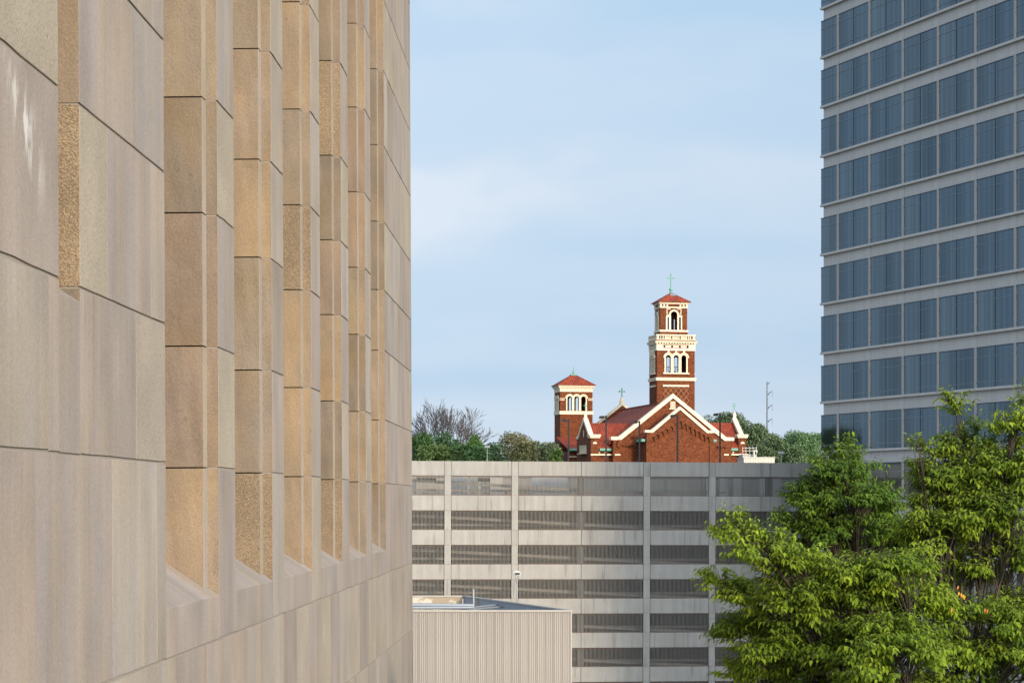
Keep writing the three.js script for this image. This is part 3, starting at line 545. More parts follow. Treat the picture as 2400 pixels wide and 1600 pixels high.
    const cop = [[zf + 0.2, yk - 0.1], [zf + 0.2, yk + 0.24], [zf - 0.75, yk + 0.28], [zr, yc + 0.28], [zb + 0.75, yk + 0.28], [zb - 0.2, yk + 0.24], [zb - 0.2, yk - 0.1], [zb + 1.0, yk - 0.1], [zr, yc - 0.22], [zf - 1.0, yk - 0.1]];
    const cx = sgn < 0 ? xe + 0.22 : xe - 0.22;
    add('transept_coping', side(cop, cx - 0.33, cx + 0.33), M.cream);
    add('transept_roof', side([[zf + 0.25, ye - 0.05], [zr, yr], [zb - 0.25, ye - 0.05], [zb - 0.25, ye - 0.3], [zr, yr - 0.3], [zf + 0.25, ye - 0.3]], sgn < 0 ? xe + 0.56 : xi - 6, sgn < 0 ? xi + 6 : xe - 0.56), M.tileRoof);
    add('gutter', box(Math.min(xi, xe + (sgn < 0 ? 1.15 : -1.4)) , Math.max(xi - (sgn < 0 ? 0.2 : 0), xe + (sgn < 0 ? 1.15 : -1.2)), ye - 0.62, ye - 0.28, zf + 0.01, zf + 0.5), M.copper);
    // corner pier with its moulded head and half-round panel
    const px0 = sgn < 0 ? xe - 0.1 : xe - 1.05, px1 = px0 + 1.15;
    add('pier', box(px0, px1, BASE, yk - 0.21, zf - 0.9, zf + 0.32), M.brick);
    add('pier_cap', [box(px0 - 0.14, px1 + 0.14, yk - 0.2, yk + 0.05, zf - 0.9, zf + 0.46), box(px0 - 0.24, px1 + 0.24, yk + 0.052, yk + 0.30, zf - 0.9, zf + 0.54)], M.cream);
    const lu = new THREE.Shape(); lu.absarc((px0 + px1) / 2, ly(1040, pxEnd, zf), 0.3, 0, Math.PI, false); add('lunette', slab(lu, zf + 0.322, zf + 0.40), M.cream);
    for (const k of [0.32, 0.62]) { const x = lerp(xe, xi, k) + sgn * -0.1, y = ly(1060, pxEnd, zf), q = 0.17; add('diamond', slab([[x - q, y], [x, y + q], [x + q, y], [x, y - q]], zf + 0.002, zf + 0.06), M.cream); }
    add('string_course', box(a - 0.15, b + (sgn < 0 ? -0.2 : 0.4), ly(1067, pxEnd, zf), ly(1063.6, pxEnd, zf), zf + 0.33, zf + 0.42), M.cream);
    add('string_backing', box(a, b - 0.25, ly(1068, pxEnd, zf), ly(1063, pxEnd, zf), zf + 0.002, zf + 0.328), M.brick);
    const ytop = yc + 0.35; add('pinnacle', [box(cx - 0.2, cx + 0.2, ytop - 0.35, ytop + 0.55, zr - 0.2, zr + 0.2), new THREE.ConeGeometry(0.24, 0.4, 4).rotateY(Math.PI / 4).translate(cx, ytop + 0.75, zr)], M.cream);
    cross(cx, ytop + 0.9, zr, 1.1, 0.2, 0.05);
    if (sgn < 0) { // blind niche and tall window of the shaded gable end
      const q = xe - 0.03; const fr = (z0, z1, y0, y1, th) => box(q - th, q, y0, y1, z0, z1);
      add('gable_balcony', [fr(zr - 1.9, zr + 1.9, ly(1064, pxEnd, zr), ly(1062, pxEnd, zr), 0.5), fr(zr - 1.6, zr + 1.6, ly(1046, pxEnd, zr), ly(1044, pxEnd, zr), 0.3), ...[0, 1, 2, 3, 4, 5].map(i => fr(zr - 1.55 + i * 0.58, zr - 1.35 + i * 0.58, ly(1062, pxEnd, zr), ly(1046, pxEnd, zr), 0.25))], M.cream);
      add('slit_window', fr(zr - 0.12, zr + 0.12, ly(1024, pxEnd, zr), ly(1008, pxEnd, zr), 0.05), M.cream);
    }
  }
  transept(-1, 1385.5, 1439); transept(1, 1746.5, 1712);
  add('string_course', box(lx(1441), lx(1454), ly(1067, 1447), ly(1063.6, 1447), 0.002, 0.1), M.cream);
  add('string_course', box(lx(1697), lx(1708), ly(1067, 1700), ly(1063.6, 1700), 0.002, 0.1), M.cream);
  // aisle between the transept and the small bell tower
  { const z = -12, x0 = lx(1333, z), x1 = -hw; add('aisle_wall', box(x0, x1, BASE, ly(1057, 1345, z), z - 10, z), M.brickDark); add('aisle_roof', side([[z + 0.3, ly(1054, 1345, z)], [z - 8, ly(1020, 1345, z)], [z - 8, ly(1024, 1345, z)], [z + 0.3, ly(1057, 1345, z)]], x0, x1), M.tileRoof); add('gutter', box(x0, x1, ly(1056, 1345, z), ly(1051, 1345, z), z + 0.31, z + 0.7), M.copper);
    add('aisle_band', box(x0, x1, ly(1071, 1345, z), ly(1069, 1345, z), z + 0.002, z + 0.1), M.cream); }
  // ---- bell towers
  function wallWithArches(w, y0, y1, t, arches) { const s = shapeXY([[-w / 2, y0], [w / 2, y0], [w / 2, y1], [-w / 2, y1]]); const g = slab(s, -t, 0, arches.map(a => archPath(...a))); return g; }
  function ring(cx, w, y0, spring, t, z0, z1, foot = true) {  // cream surround of an arch
    const s = new THREE.Shape(), r = w / 2 + t; s.moveTo(cx - r, foot ? y0 : spring); s.lineTo(cx - r, spring); s.absarc(cx, spring, r, Math.PI, 0, true); s.lineTo(cx + r, foot ? y0 : spring); s.lineTo(cx + w / 2, foot ? y0 : spring); s.lineTo(cx + w / 2, spring); s.absarc(cx, spring, w / 2, 0, Math.PI, false); s.lineTo(cx - w / 2, foot ? y0 : spring); return slab(s, z0, z1);
  }
  function tower(pxL, pxR, d, ratio) {
    const x0 = lx(pxL, d), x1 = lx(pxR, d), W = x1 - x0, D = W * ratio, t = part('bell_tower', ch); t.position.set((x0 + x1) / 2, 0, d - D / 2);
    const y = py => ly(py, (pxL + pxR) / 2, d);
    // four faces: [width, turn, offset]
    const faces = [[W, 0, D / 2], [W, Math.PI, D / 2], [D, -Math.PI / 2, W / 2], [D, Math.PI / 2, W / 2]];
    const on = (name, make, m) => faces.forEach(([w, a, off], i) => { const g = make(w, i, off); if (!g) return; for (const q of (Array.isArray(g) ? g : [g])) { q.translate(0, 0, off); q.rotateY(a); } mesh(name, g, m, t, R() * 3, R() * 3); });
    const solid = (name, py0, py1, grow, m) => mesh(name, box(-W / 2 - grow, W / 2 + grow, y(py0), y(py1), -D / 2 - grow, D / 2 + grow), m, t);
    return { t, W, D, y, on, solid, x: px => lx(px, d) - (x0 + x1) / 2 };
  }
  // small tower
  { const { t, W, D, y, on, solid } = tower(1313, 1389, -20, 0.74);
    solid('shaft', 1200, 971, 0, M.brick); solid('sill_band', 970.8, 963, 0.1, M.cream);
    const yb = y(962.8), yt = y(918.2), sp = y(934), f = W / 5.0;
    const arr = w => [-1, 0, 1].map(i => [i * w * 0.212, w * 0.145, yb + 0.02, sp]);
    on('belfry_wall', (w, i) => wallWithArches(w - (i > 1 ? 0.92 : 0), yb, yt, 0.45, arr(w)), M.brick);
    on('arch_surround', w => arr(w).map(([cx, ww, a, b], j) => ring(cx, ww, a, b, w * 0.034, 0.004 + j * 0.012, 0.12 + j * 0.012)), M.cream);
    on('hood_moulding', w => arr(w).map(([cx, ww, a, b], j) => ring(cx, ww + w * 0.068, a, b, w * 0.03, 0.003 + j * 0.01, 0.20 + j * 0.012, false)), M.cream);
    on('impost_band', w => [-1, 1].flatMap(s => [0, 1].map(k => { const a = s * w * 0.36, b = s * (w / 2 + 0.002); return box(Math.min(a, b), Math.max(a, b), y(938) + k * 0.22, y(938) + k * 0.22 + 0.10, 0.003, 0.06); })), M.cream);
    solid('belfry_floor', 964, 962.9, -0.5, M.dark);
    solid('frieze', 918, 908, 0.04, M.cream); solid('cornice', 907.8, 905.5, 0.22, M.cream);
    on('dentils', w => { const a = []; for (let x = -w / 2 - 0.1; x < w / 2 + 0.1; x += 0.42) a.push(box(x, x + 0.22, y(909.8), y(907.9), 0.05, 0.2)); return a; }, M.cream);
    solid('cornice', 905.3, 903, 0.34, M.cream);
    const e = 0.52, top = y(878), ev = y(902.6), g = new THREE.BufferGeometry(), a = W / 2 + e, b = D / 2 + e, c = W * 0.1, dd = D * 0.1;
    const v = [[-a, ev, b], [a, ev, b], [a, ev, -b], [-a, ev, -b], [-c, top, dd], [c, top, dd], [c, top, -dd], [-c, top, -dd]], ix = [0, 1, 5, 0, 5, 4, 1, 2, 6, 1, 6, 5, 2, 3, 7, 2, 7, 6, 3, 0, 4, 3, 4, 7, 4, 5, 6, 4, 6, 7, 0, 3, 2, 0, 2, 1];
    g.setAttribute('position', new THREE.Float32BufferAttribute(ix.flatMap(i => v[i]), 3)); g.computeVertexNormals(); mesh('roof', g, M.tileRoof, t);
    mesh('finial', [box(-W * 0.1, W * 0.1, top, top + 0.16, -dd, dd), new THREE.ConeGeometry(0.13, 1.0, 8).translate(0, top + 0.95, 0), new THREE.SphereGeometry(0.2, 10, 8).translate(0, top + 0.42, 0)], M.copper, t);
  }
  // tall tower
  { const { t, W, D, y, on, solid, x } = tower(1540, 1628.6, -8, 0.70), m = W / 2;
    solid('shaft', 1200, 892.2, 0, M.brick);
    on('lattice_panel', (w, i) => i === 0 || i === 2 ? [box(-w * 0.34, w * 0.34, y(960), y(907), 0.004, 0.05)] : null, M.brickDark);
    const lat = (w, i) => { const a = [], n = 5, q = w * 0.68 / n, h = q * 1.25; for (let k = -7; k < n + 7; k++) for (const s of [-1, 1]) { let xa = -w * 0.34 + k * q, ya = y(907); let xb = xa + s * q * 7, yb = ya - h * 7; const cl = (X) => (X - xa) / (xb - xa); let t0 = 0, t1 = 1; const l = cl(-w * 0.34), r = cl(w * 0.34); t0 = Math.max(t0, Math.min(l, r)); t1 = Math.min(t1, Math.max(l, r)); if (t1 - t0 < 0.01) continue; const A = [lerp(xa, xb, t0), lerp(ya, yb, t0)], B = [lerp(xa, xb, t1), lerp(ya, yb, t1)], L = Math.hypot(B[0] - A[0], B[1] - A[1]), g = new THREE.BoxGeometry(L, 0.06, 0.04 + (s > 0 ? 0.008 : 0)); g.rotateZ(Math.atan2(B[1] - A[1], B[0] - A[0])); g.translate((A[0] + B[0]) / 2, (A[1] + B[1]) / 2, 0.06); a.push(g); } return a; };
    on('lattice', (w, i) => i === 0 ? lat(w, i) : null, mat([0.34, 0.16, 0.065], { roughness: 0.9 }));
    on('lattice_head', (w, i) => i === 0 || i === 2 ? [box(-w * 0.345, w * 0.345, y(906), y(902), 0.004, 0.14)] : null, M.cream);
    solid('string_course', 892, 888.6, 0.12, M.cream); solid('string_course', 888.4, 885, 0.2, M.cream);
    // three-arched belfry
    const yb = y(884.8), yt = y(821.8), open0 = y(873), sp = y(838);
    const arr = w => [-1, 0, 1].map(i => [i * w * 0.205, w * 0.132, open0, sp]);
    on('belfry_wall', (w, i) => wallWithArches(w - (i > 1 ? 1.02 : 0), yb, yt, 0.5, arr(w)), M.brick);
    on('arch_surround', w => arr(w).map(([cx, ww, a, b], j) => ring(cx, ww, a, b, w * 0.035, 0.004 + j * 0.012, 0.13 + j * 0.012)), M.cream);
    on('hood_moulding', w => arr(w).map(([cx, ww, a, b], j) => ring(cx, ww + w * 0.07, a, b - 0.02, w * 0.03, 0.003 + j * 0.01, 0.22 + j * 0.012, false)), M.cream);
    on('keystone', w => arr(w).map(([cx, ww, a, b]) => box(cx - 0.13, cx + 0.13, b + ww / 2 + w * 0.06, yt - 0.02, 0.005, 0.27)), M.cream);
    on('belfry_sill', w => [box(-w * 0.345, w * 0.345, y(876.5), y(873.2), 0.004, 0.26)], M.cream);
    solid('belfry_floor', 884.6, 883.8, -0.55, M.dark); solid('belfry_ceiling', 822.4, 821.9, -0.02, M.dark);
    { const bell = new THREE.LatheGeometry([[0.02, 0.75], [0.22, 0.72], [0.3, 0.5], [0.36, 0.2], [0.5, 0], [0.47, 0], [0.0, 0.1]].map(([a, b]) => new THREE.Vector2(a, b)), 14); mesh('bell', [bell.translate(0, y(870.5), 0), box(-0.9, 0.9, y(870.5) + 0.76, y(870.5) + 0.86, -0.06, 0.06), box(-0.62, -0.54, yb, y(870.5) + 0.76, -0.05, 0.05), box(0.54, 0.62, yb, y(870.5) + 0.76, -0.05, 0.05)], M.bronze, t); }
    // frieze, cornice, balustrade
    solid('frieze', 821.6, 816, 0.06, M.cream); solid('frieze_back', 815.9, 808.6, 0.02, M.brickDark);
    on('frieze_panel', w => [-0.31, 0, 0.31].map(k => box(k * w * 0.66 - w * 0.076, k * w * 0.66 + w * 0.076, y(814.8), y(810), 0.022, 0.08)).concat([box(-w / 2 - 0.06, -w * 0.335, y(815.8), y(808.7), 0.022, 0.085), box(w * 0.335, w / 2 + 0.06, y(815.8), y(808.7), 0.022, 0.085)]), M.cream);
    solid('cornice', 808.4, 806.6, 0.12, M.cream);
    on('dentils', w => { const a = []; for (let q = -w / 2 - 0.1; q < w / 2 + 0.1; q += 0.40) a.push(box(q, q + 0.22, y(805.6), y(803), 0.025, 0.24)); return a; }, M.cream);
    solid('cornice_core', 806.5, 803.1, 0.02, M.brickDark); solid('cornice', 802.9, 800.3, 0.28, M.cream); solid('cornice', 800.2, 799.2, 0.36, M.cream);
    solid('parapet_base', 799.1, 796.6, 0.06, M.brick);
    on('balustrade', w => { const a = [box(-w / 2 - 0.1, w / 2 + 0.1, y(796.5), y(795), -0.3, 0.12), box(-w / 2 - 0.12, w / 2 + 0.12, y(786.5), y(784), -0.32, 0.14)]; const span = [[-w / 2 - 0.1, -w * 0.33], [-w * 0.295, -w * 0.13], [-w * 0.09, w * 0.09], [w * 0.13, w * 0.295], [w * 0.33, w / 2 + 0.1]]; span.forEach(([p, q], i) => { a.push(box(p, p + 0.12, y(795), y(786.5), -0.28, 0.1), box(q - 0.12, q, y(795), y(786.5), -0.28, 0.1)); const nb = i === 0 || i === 4 ? 3 : 5; for (let k = 1; k < nb; k++) { const c = lerp(p + 0.06, q - 0.06, k / nb); a.push(box(c - 0.055, c + 0.055, y(795), y(786.5), -0.14, -0.02)); } }); return a; }, M.cream);
    // upper lantern
    const u0 = x(1550.5), u1 = x(1613.5), uw = u1 - u0, ud = uw * 0.72, up = part('lantern', t); up.position.set((u0 + u1) / 2, 0, 0);
    const faces = [[uw, 0, ud / 2], [uw, Math.PI, ud / 2], [ud, -Math.PI / 2, uw / 2], [ud, Math.PI / 2, uw / 2]];
    // sub-parts hang straight on the tower so that no level is deeper
    t.remove(up);
    const on2 = (name, make, mm) => faces.forEach(([w, a, off], i) => { const g = make(w, i); if (!g) return; for (const q of (Array.isArray(g) ? g : [g])) { q.translate(0, 0, off); q.rotateY(a); q.translate(up.position.x, 0, 0); } mesh(name, g, mm, t, R() * 3, R() * 3); });
    const sol2 = (name, p0, p1, grow, mm) => mesh(name, box(u0 - grow, u1 + grow, y(p0), y(p1), -ud / 2 - grow, ud / 2 + grow), mm, t);
    sol2('lantern_base', 796, 777, 0.05, M.brick); sol2('lantern_sill', 776.8, 772.6, 0.13, M.cream);
    const lb = y(772.4), lt = y(721.2), ls = y(737);
    const la = w => [[0, w * 0.25, lb + 0.02, ls], [-w * 0.225, w * 0.07, lb + 0.02, y(745)], [w * 0.225, w * 0.07, lb + 0.02, y(745)]];
    on2('lantern_wall', (w, i) => wallWithArches(w - (i > 1 ? 0.84 : 0), lb, lt, 0.4, la(w)), M.brick);
    on2('lantern_arch', w => [ring(0, w * 0.25, lb, ls, w * 0.06, 0.004, 0.16), ...[-1, 1].flatMap(s => [box(s * w * 0.28 - w * 0.022, s * w * 0.28 + w * 0.022, lb, y(741.5), 0.004, 0.12), box(s * w * 0.235 - w * 0.05, s * w * 0.235 + w * 0.068, y(742.5), y(737.5), 0.005, 0.14)])], M.cream);
    on2('lantern_spandrel', w => [-1, 1].flatMap(s => { const a = s * w * 0.13, b = s * w * 0.275, q = (c, d, e, f) => box(Math.min(c, d), Math.max(c, d), e, f, 0.006, 0.09); return [q(a, b, y(724.4), y(722.6)), q(b - s * 0.11, b, y(735), y(724.4)), q(b - s * w * 0.06, b - s * 0.11, y(735), y(733.4))]; }), M.cream);
    sol2('lantern_cornice', 721, 718, 0.1, M.cream); sol2('lantern_frieze', 717.9, 712, 0.02, M.brickDark);
    on2('frieze_block', w => [-1, 1].flatMap(s => [0.245, 0.36, 0.475].map(k => box(s * w * k - w * 0.03, s * w * k + w * 0.03, y(717.8), y(712.1), 0.022, 0.08))), M.cream);
    sol2('lantern_cornice', 711.9, 709.8, 0.16, M.cream); sol2('lantern_cornice', 709.7, 707.4, 0.26, M.cream);
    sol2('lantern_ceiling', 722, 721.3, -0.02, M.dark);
    const e = 0.55, top = y(681.5), ev = y(707), g = new THREE.BufferGeometry(), a = uw / 2 + e, b = ud / 2 + e, ox = up.position.x;
    const v = [[-a, ev, b], [a, ev, b], [a, ev, -b], [-a, ev, -b], [0, top, 0]], ix = [0, 1, 4, 1, 2, 4, 2, 3, 4, 3, 0, 4, 0, 3, 2, 0, 2, 1];
    g.setAttribute('position', new THREE.Float32BufferAttribute(ix.flatMap(i => [v[i][0] + ox, v[i][1], v[i][2]]), 3)); g.computeVertexNormals(); mesh('roof', g, M.tileRoof, t);
    { const q = 0.42, yy = y(690), sl = (top - ev) / b; const hz = b * (top - yy) / (top - ev); mesh('roof_hatch', slab([[ox - q, 0], [ox + q, 0], [ox + q, 0.62], [ox - q, 0.62]], 0, 0.1).rotateX(-Math.atan2(b, top - ev) ).translate(0.15, yy - 0.12, hz + 0.06), M.galv, t); }
    mesh('cross_ball', [new THREE.SphereGeometry(0.27, 12, 10).translate(ox, y(675), 0), new THREE.CylinderGeometry(0.12, 0.22, 0.35, 10).translate(ox, y(680), 0)], M.copper, t);
    const r = 0.075, ya = y(648); mesh('tower_cross', [box(ox - r, ox + r, y(673), y(637), -r, r), box(ox - 0.58, ox + 0.58, ya - r, ya + r, -r * 0.9, r * 0.9)], M.copper, t);
  }
}
// ------------------------------------------------------------------ small things beyond the garage
{
  const d = 262, a = P(1744, 1071, d), b = P(1816.5, 1071, d), gy = groundY(0, -d);
  const s = thing('white_outbuilding', 'low white ribbed outbuilding with a roof railing at the right foot of the church', 'building', V(a.x, gy, a.z), 0.03);
  const W = b.x - a.x, h = a.y - gy;
  mesh('wall', box(0, W, 0, h - 0.12, -6, 0), M.white, s); mesh('roof_edge', box(-0.08, W + 0.08, h - 0.12, h, -6.05, 0.08), M.white, s);
  for (let x = 0.25; x < W - 0.1; x += 0.34) mesh('wall_rib', box(x, x + 0.08, 0, h - 0.13, 0.001, 0.05), M.cream, s);
  const up = box(0, W * 0.47, h, h + 0.40, -5, -1.2); mesh('upper_block', up, M.concrete, s);
  const r = 0.035, rl = part('railing', s), y0 = h + 0.40, H = 1.0;
  for (const x of [0.05, W * 0.12, W * 0.24, W * 0.35, W * 0.465]) mesh('post', tube([V(x, y0, -1.4), V(x, y0 + H, -1.4)], r, r, 6), M.white, rl);
  for (const y of [0.45, 0.84]) mesh('rail', tube([V(0, y0 + y, -1.4), V(W * 0.47, y0 + y, -1.4)], r, r, 6), M.white, rl);
  mesh('vent_pipe', tube([V(W * 0.36, h, -0.8), V(W * 0.36, h + 0.75, -0.8), V(W * 0.39, h + 0.9, -0.8), V(W * 0.43, h + 0.85, -0.7), V(W * 0.44, h + 0.6, -0.7)], 0.13, 0.13, 8), M.white, s);
}
for (const [px, py, d, label] of [[1142, 1047, 205, 'white box-headed lamp post before the green bushes at the left'], [1831.5, 1061, 200, 'white box-headed lamp post between the church and the office tower']]) {
  const t = P(px, py, d), y0 = EYE + 2.42; const o = thing('lamp_post', label, 'lamp post', V(t.x, y0, t.z), 0.05, 'white lamp posts on the garage roof'), h = t.y - y0;
  mesh('pole', tube([V(0, 0, 0), V(0, h - 0.1, 0)], 0.045, 0.04, 8), M.white, o);
  const hd = mesh('lamp_head', box(-0.27, 0.27, h - 0.1, h + 0.12, -0.22, 0.22), M.white, o); mesh('lens', box(-0.2, 0.2, h - 0.12, h - 0.101, -0.16, 0.16), M.galv, hd);
}
{
  const d = 420, t = P(1798.5, 894, d), gy = groundY(t.x, -d), h = t.y - gy;
  const o = thing('transmission_pole', 'tall slim steel power pole with curved arms between church and tower', 'power pole', V(t.x, gy, t.z));
  mesh('shaft', tube([V(0, 0, 0), V(0, h, 0)], 0.27, 0.12, 12), M.steelPole, o);
  for (const py of [896, 917, 949, 981]) { const y = (HY - py) / F * d + EYE - gy, k = py < 900 ? 0.5 : 1; const arm = mesh('arm', tube([V(0.1, y - 0.75 * k, 0), V(0.5 * k + 0.1, y - 0.25 * k, 0), V(0.95 * k, y - 0.02, 0), V(1.15 * k, y, 0)], 0.13, 0.06, 6), M.steelPole, o); if (py > 900) mesh('insulator', tube([V(1.1, y, 0), V(1.1, y - 1.25, 0)], 0.04, 0.04, 5), M.steelPole, arm); }
}
// ------------------------------------------------------------------ trees
function leafShape(len, wid, droop, rows = 3) {              // folded, drooping blade; stem end at the origin, pointing along +z
  const pos = [], idx = [], prof = t => Math.sin(Math.PI * Math.pow(t, 0.75)) * (1 - 0.15 * t);
  for (let i = 0; i <= rows; i++) { const t = i / rows, w = i === 0 || i === rows ? 0.004 : prof(t) * wid / 2, y = -droop * t * t * len; for (const s of [-1, 0, 1]) pos.push(s * w, y + (s ? w * 0.35 : 0), t * len); }
  for (let i = 0; i < rows; i++) for (let k = 0; k < 2; k++) { const a = i * 3 + k; idx.push(a, a + 3, a + 1, a + 1, a + 3, a + 4); }
  const g = new THREE.BufferGeometry(); g.setAttribute('position', new THREE.Float32BufferAttribute(pos, 3)); g.setIndex(idx); g.computeVertexNormals(); return g;
}
const leafMat = new THREE.MeshPhysicalMaterial({ color: 0xffffff, roughness: 0.8, specularIntensity: 0.35, transmission: 0.42, thickness: 0, side: THREE.DoubleSide });
const farLeafMat = new THREE.MeshStandardMaterial({ color: 0xffffff, roughness: 0.9, side: THREE.DoubleSide });
const basis = new THREE.Matrix4();
function leafMatrix(p, dir, up, s) { const z = dir.clone().normalize(), x = up.clone().cross(z).normalize(), y = z.clone().cross(x); return new THREE.Matrix4().makeBasis(x.multiplyScalar(s), y.multiplyScalar(s), z.multiplyScalar(s)).setPosition(p); }
function crownOf(tree, list, geo, m) {
  const im = new THREE.InstancedMesh(geo, m, list.length); im.name = 'crown'; im.castShadow = im.receiveShadow = true; stuff(im);
  list.forEach(({ mtx, col }, i) => { im.setMatrixAt(i, mtx); im.setColorAt(i, col); }); tree.add(im); return im;
}
const ball = R => { let v; do { v = V(R() * 2 - 1, R() * 2 - 1, R() * 2 - 1); } while (v.lengthSq() > 1 || v.lengthSq() < 0.01); return v; };
// near tree: boughs to each lobe of the crown, twigs hung with small pointed leaves
function nearTree(label, base, lobes, seed, tones, dens) {
  const R = rng(seed), t = thing('street_tree', label, 'tree', base, 0, 'leafy trees at the lower right'), rel = p => p.clone().sub(base);
  const forkY = lobes.reduce((a, l) => Math.min(a, l.c.y - base.y), 99) - 1.6, trunkTop = V(0, Math.max(3, forkY), 0);
  mesh('trunk', tube([V(0, 0, 0), V(0.05, trunkTop.y * 0.4, 0.03), V(-0.03, trunkTop.y * 0.8, 0), trunkTop.clone().add(V(0, 0.25, 0))], 0.26, 0.17, 10), M.bark, t);
  const leaves = [], twigs = [], hub = trunkTop;
  lobes.forEach((l, li) => {
    const c = rel(l.c), mid = hub.clone().lerp(c, 0.5).add(V((R() - 0.5) * 0.3, 0.35 + R() * 0.2, (R() - 0.5) * 0.3));
    mid.y = lerp(mid.y, hub.y + (c.y - hub.y) * 0.62, 0.5);
    const q = new THREE.QuadraticBezierCurve3(hub.clone().add(V(0, -0.2 - R() * 0.8, 0)), mid, c), bp = q.getPoints(7);
    mesh('bough', tube(bp, 0.024 + 0.014 * R(), 0.006, 7), M.bark, t);
    const n = Math.round(dens * l.r * l.r * (l.k || 1)), boughHue = R(), subs = [];
    for (let i = 0, m = 9 + Math.round(l.r * 22); i < m; i++) { const v = ball(R).normalize(); if (v.y < -0.3) v.y *= -0.6; const q = l.r * (0.45 + 0.65 * R()); subs.push({ c: c.clone().add(V(v.x * q * (l.sx || 1), v.y * q * (l.sy || 0.95), v.z * q * (l.sz || 1))), r: l.r * (0.31 + 0.2 * R()) }); }
    for (let i = 0; i < n; i++) {
      const k0 = subs[Math.floor(R() * subs.length)], e = k0.c.clone().add(ball(R).multiply(V(k0.r * 1.15, k0.r * 0.5, k0.r * 1.15))), v = e.clone().sub(c).normalize();
      const s = q.getPoint(0.72 + 0.28 * R()), out = e.clone().sub(s);
      if (R() < 0.2) twigs.push(tube([s, s.clone().addScaledVector(out, 0.5).add(V(0, 0.05 + 0.06 * R(), 0)), e], 0.008, 0.004, 4));
      // a spray: two or three twigs, leaves left and right in turn
      const nt = 2 + (R() < 0.5 ? 1 : 0);
      for (let k = 0; k < nt; k++) {
        const d = out.clone().normalize().multiplyScalar(0.65).add(V(v.x, v.y * 0.6 + 0.28, v.z).multiplyScalar(0.6)).add(ball(R).multiplyScalar(0.55)).normalize(), L = 0.16 + 0.13 * R(), m = 6 + Math.floor(R() * 3);
        const p1 = e.clone().addScaledVector(d, L * 0.55), p2 = e.clone().addScaledVector(d, L).add(V(0, -0.05 * R() - 0.02, 0));
        if (R() < 0.5) twigs.push(tube([e, p1, p2], 0.0035, 0.0018, 3));
        const sd = d.clone().cross(V(0, 1, 0)).normalize();
        const hue = R(), tw = (R() - 0.5) * 0.16;
        for (let j = 0; j <= m; j++) {
          const f = (j + 0.6) / (m + 0.6), p = f < 0.55 ? e.clone().lerp(p1, f / 0.55) : p1.clone().lerp(p2, (f - 0.55) / 0.45);
          const sg = j === m ? 0 : (j % 2 ? 1 : -1), dir = d.clone().multiplyScalar(0.55).addScaledVector(sd, sg * 0.75).add(V(-0.10, -0.38 - 0.25 * R(), 0)).add(ball(R).multiplyScalar(0.28));
          const up = V(0, 1, 0).add(ball(R).multiplyScalar(0.45)), a = clamp(boughHue * 0.4 + hue * 0.4 + R() * 0.2 + tw), T0 = tones[0], T1 = tones[1], br = 0.85 + 0.3 * R();
          leaves.push({ mtx: leafMatrix(p, dir, up, 0.046 + 0.052 * R() * (0.5 + 0.5 * R())).multiply(new THREE.Matrix4().makeScale(0.75 + 0.6 * R(), 0.4 + 1.3 * R(), 1)), col: new THREE.Color().setRGB(lerp(T0[0], T1[0], a) * br, lerp(T0[1], T1[1], a) * br, lerp(T0[2], T1[2], a) * br) });
        }
      }
    }
  });
  stuff(mesh('twigs', twigs, M.bark, t));
  crownOf(t, leaves, leafShape(1, 0.42, 0.30), leafMat);
  return t;
}
const lobe = (px, py, d, rpx, o = {}) => ({ c: P(px, py, d), r: Math.max(15, rpx - 20) / F * d, ...o });
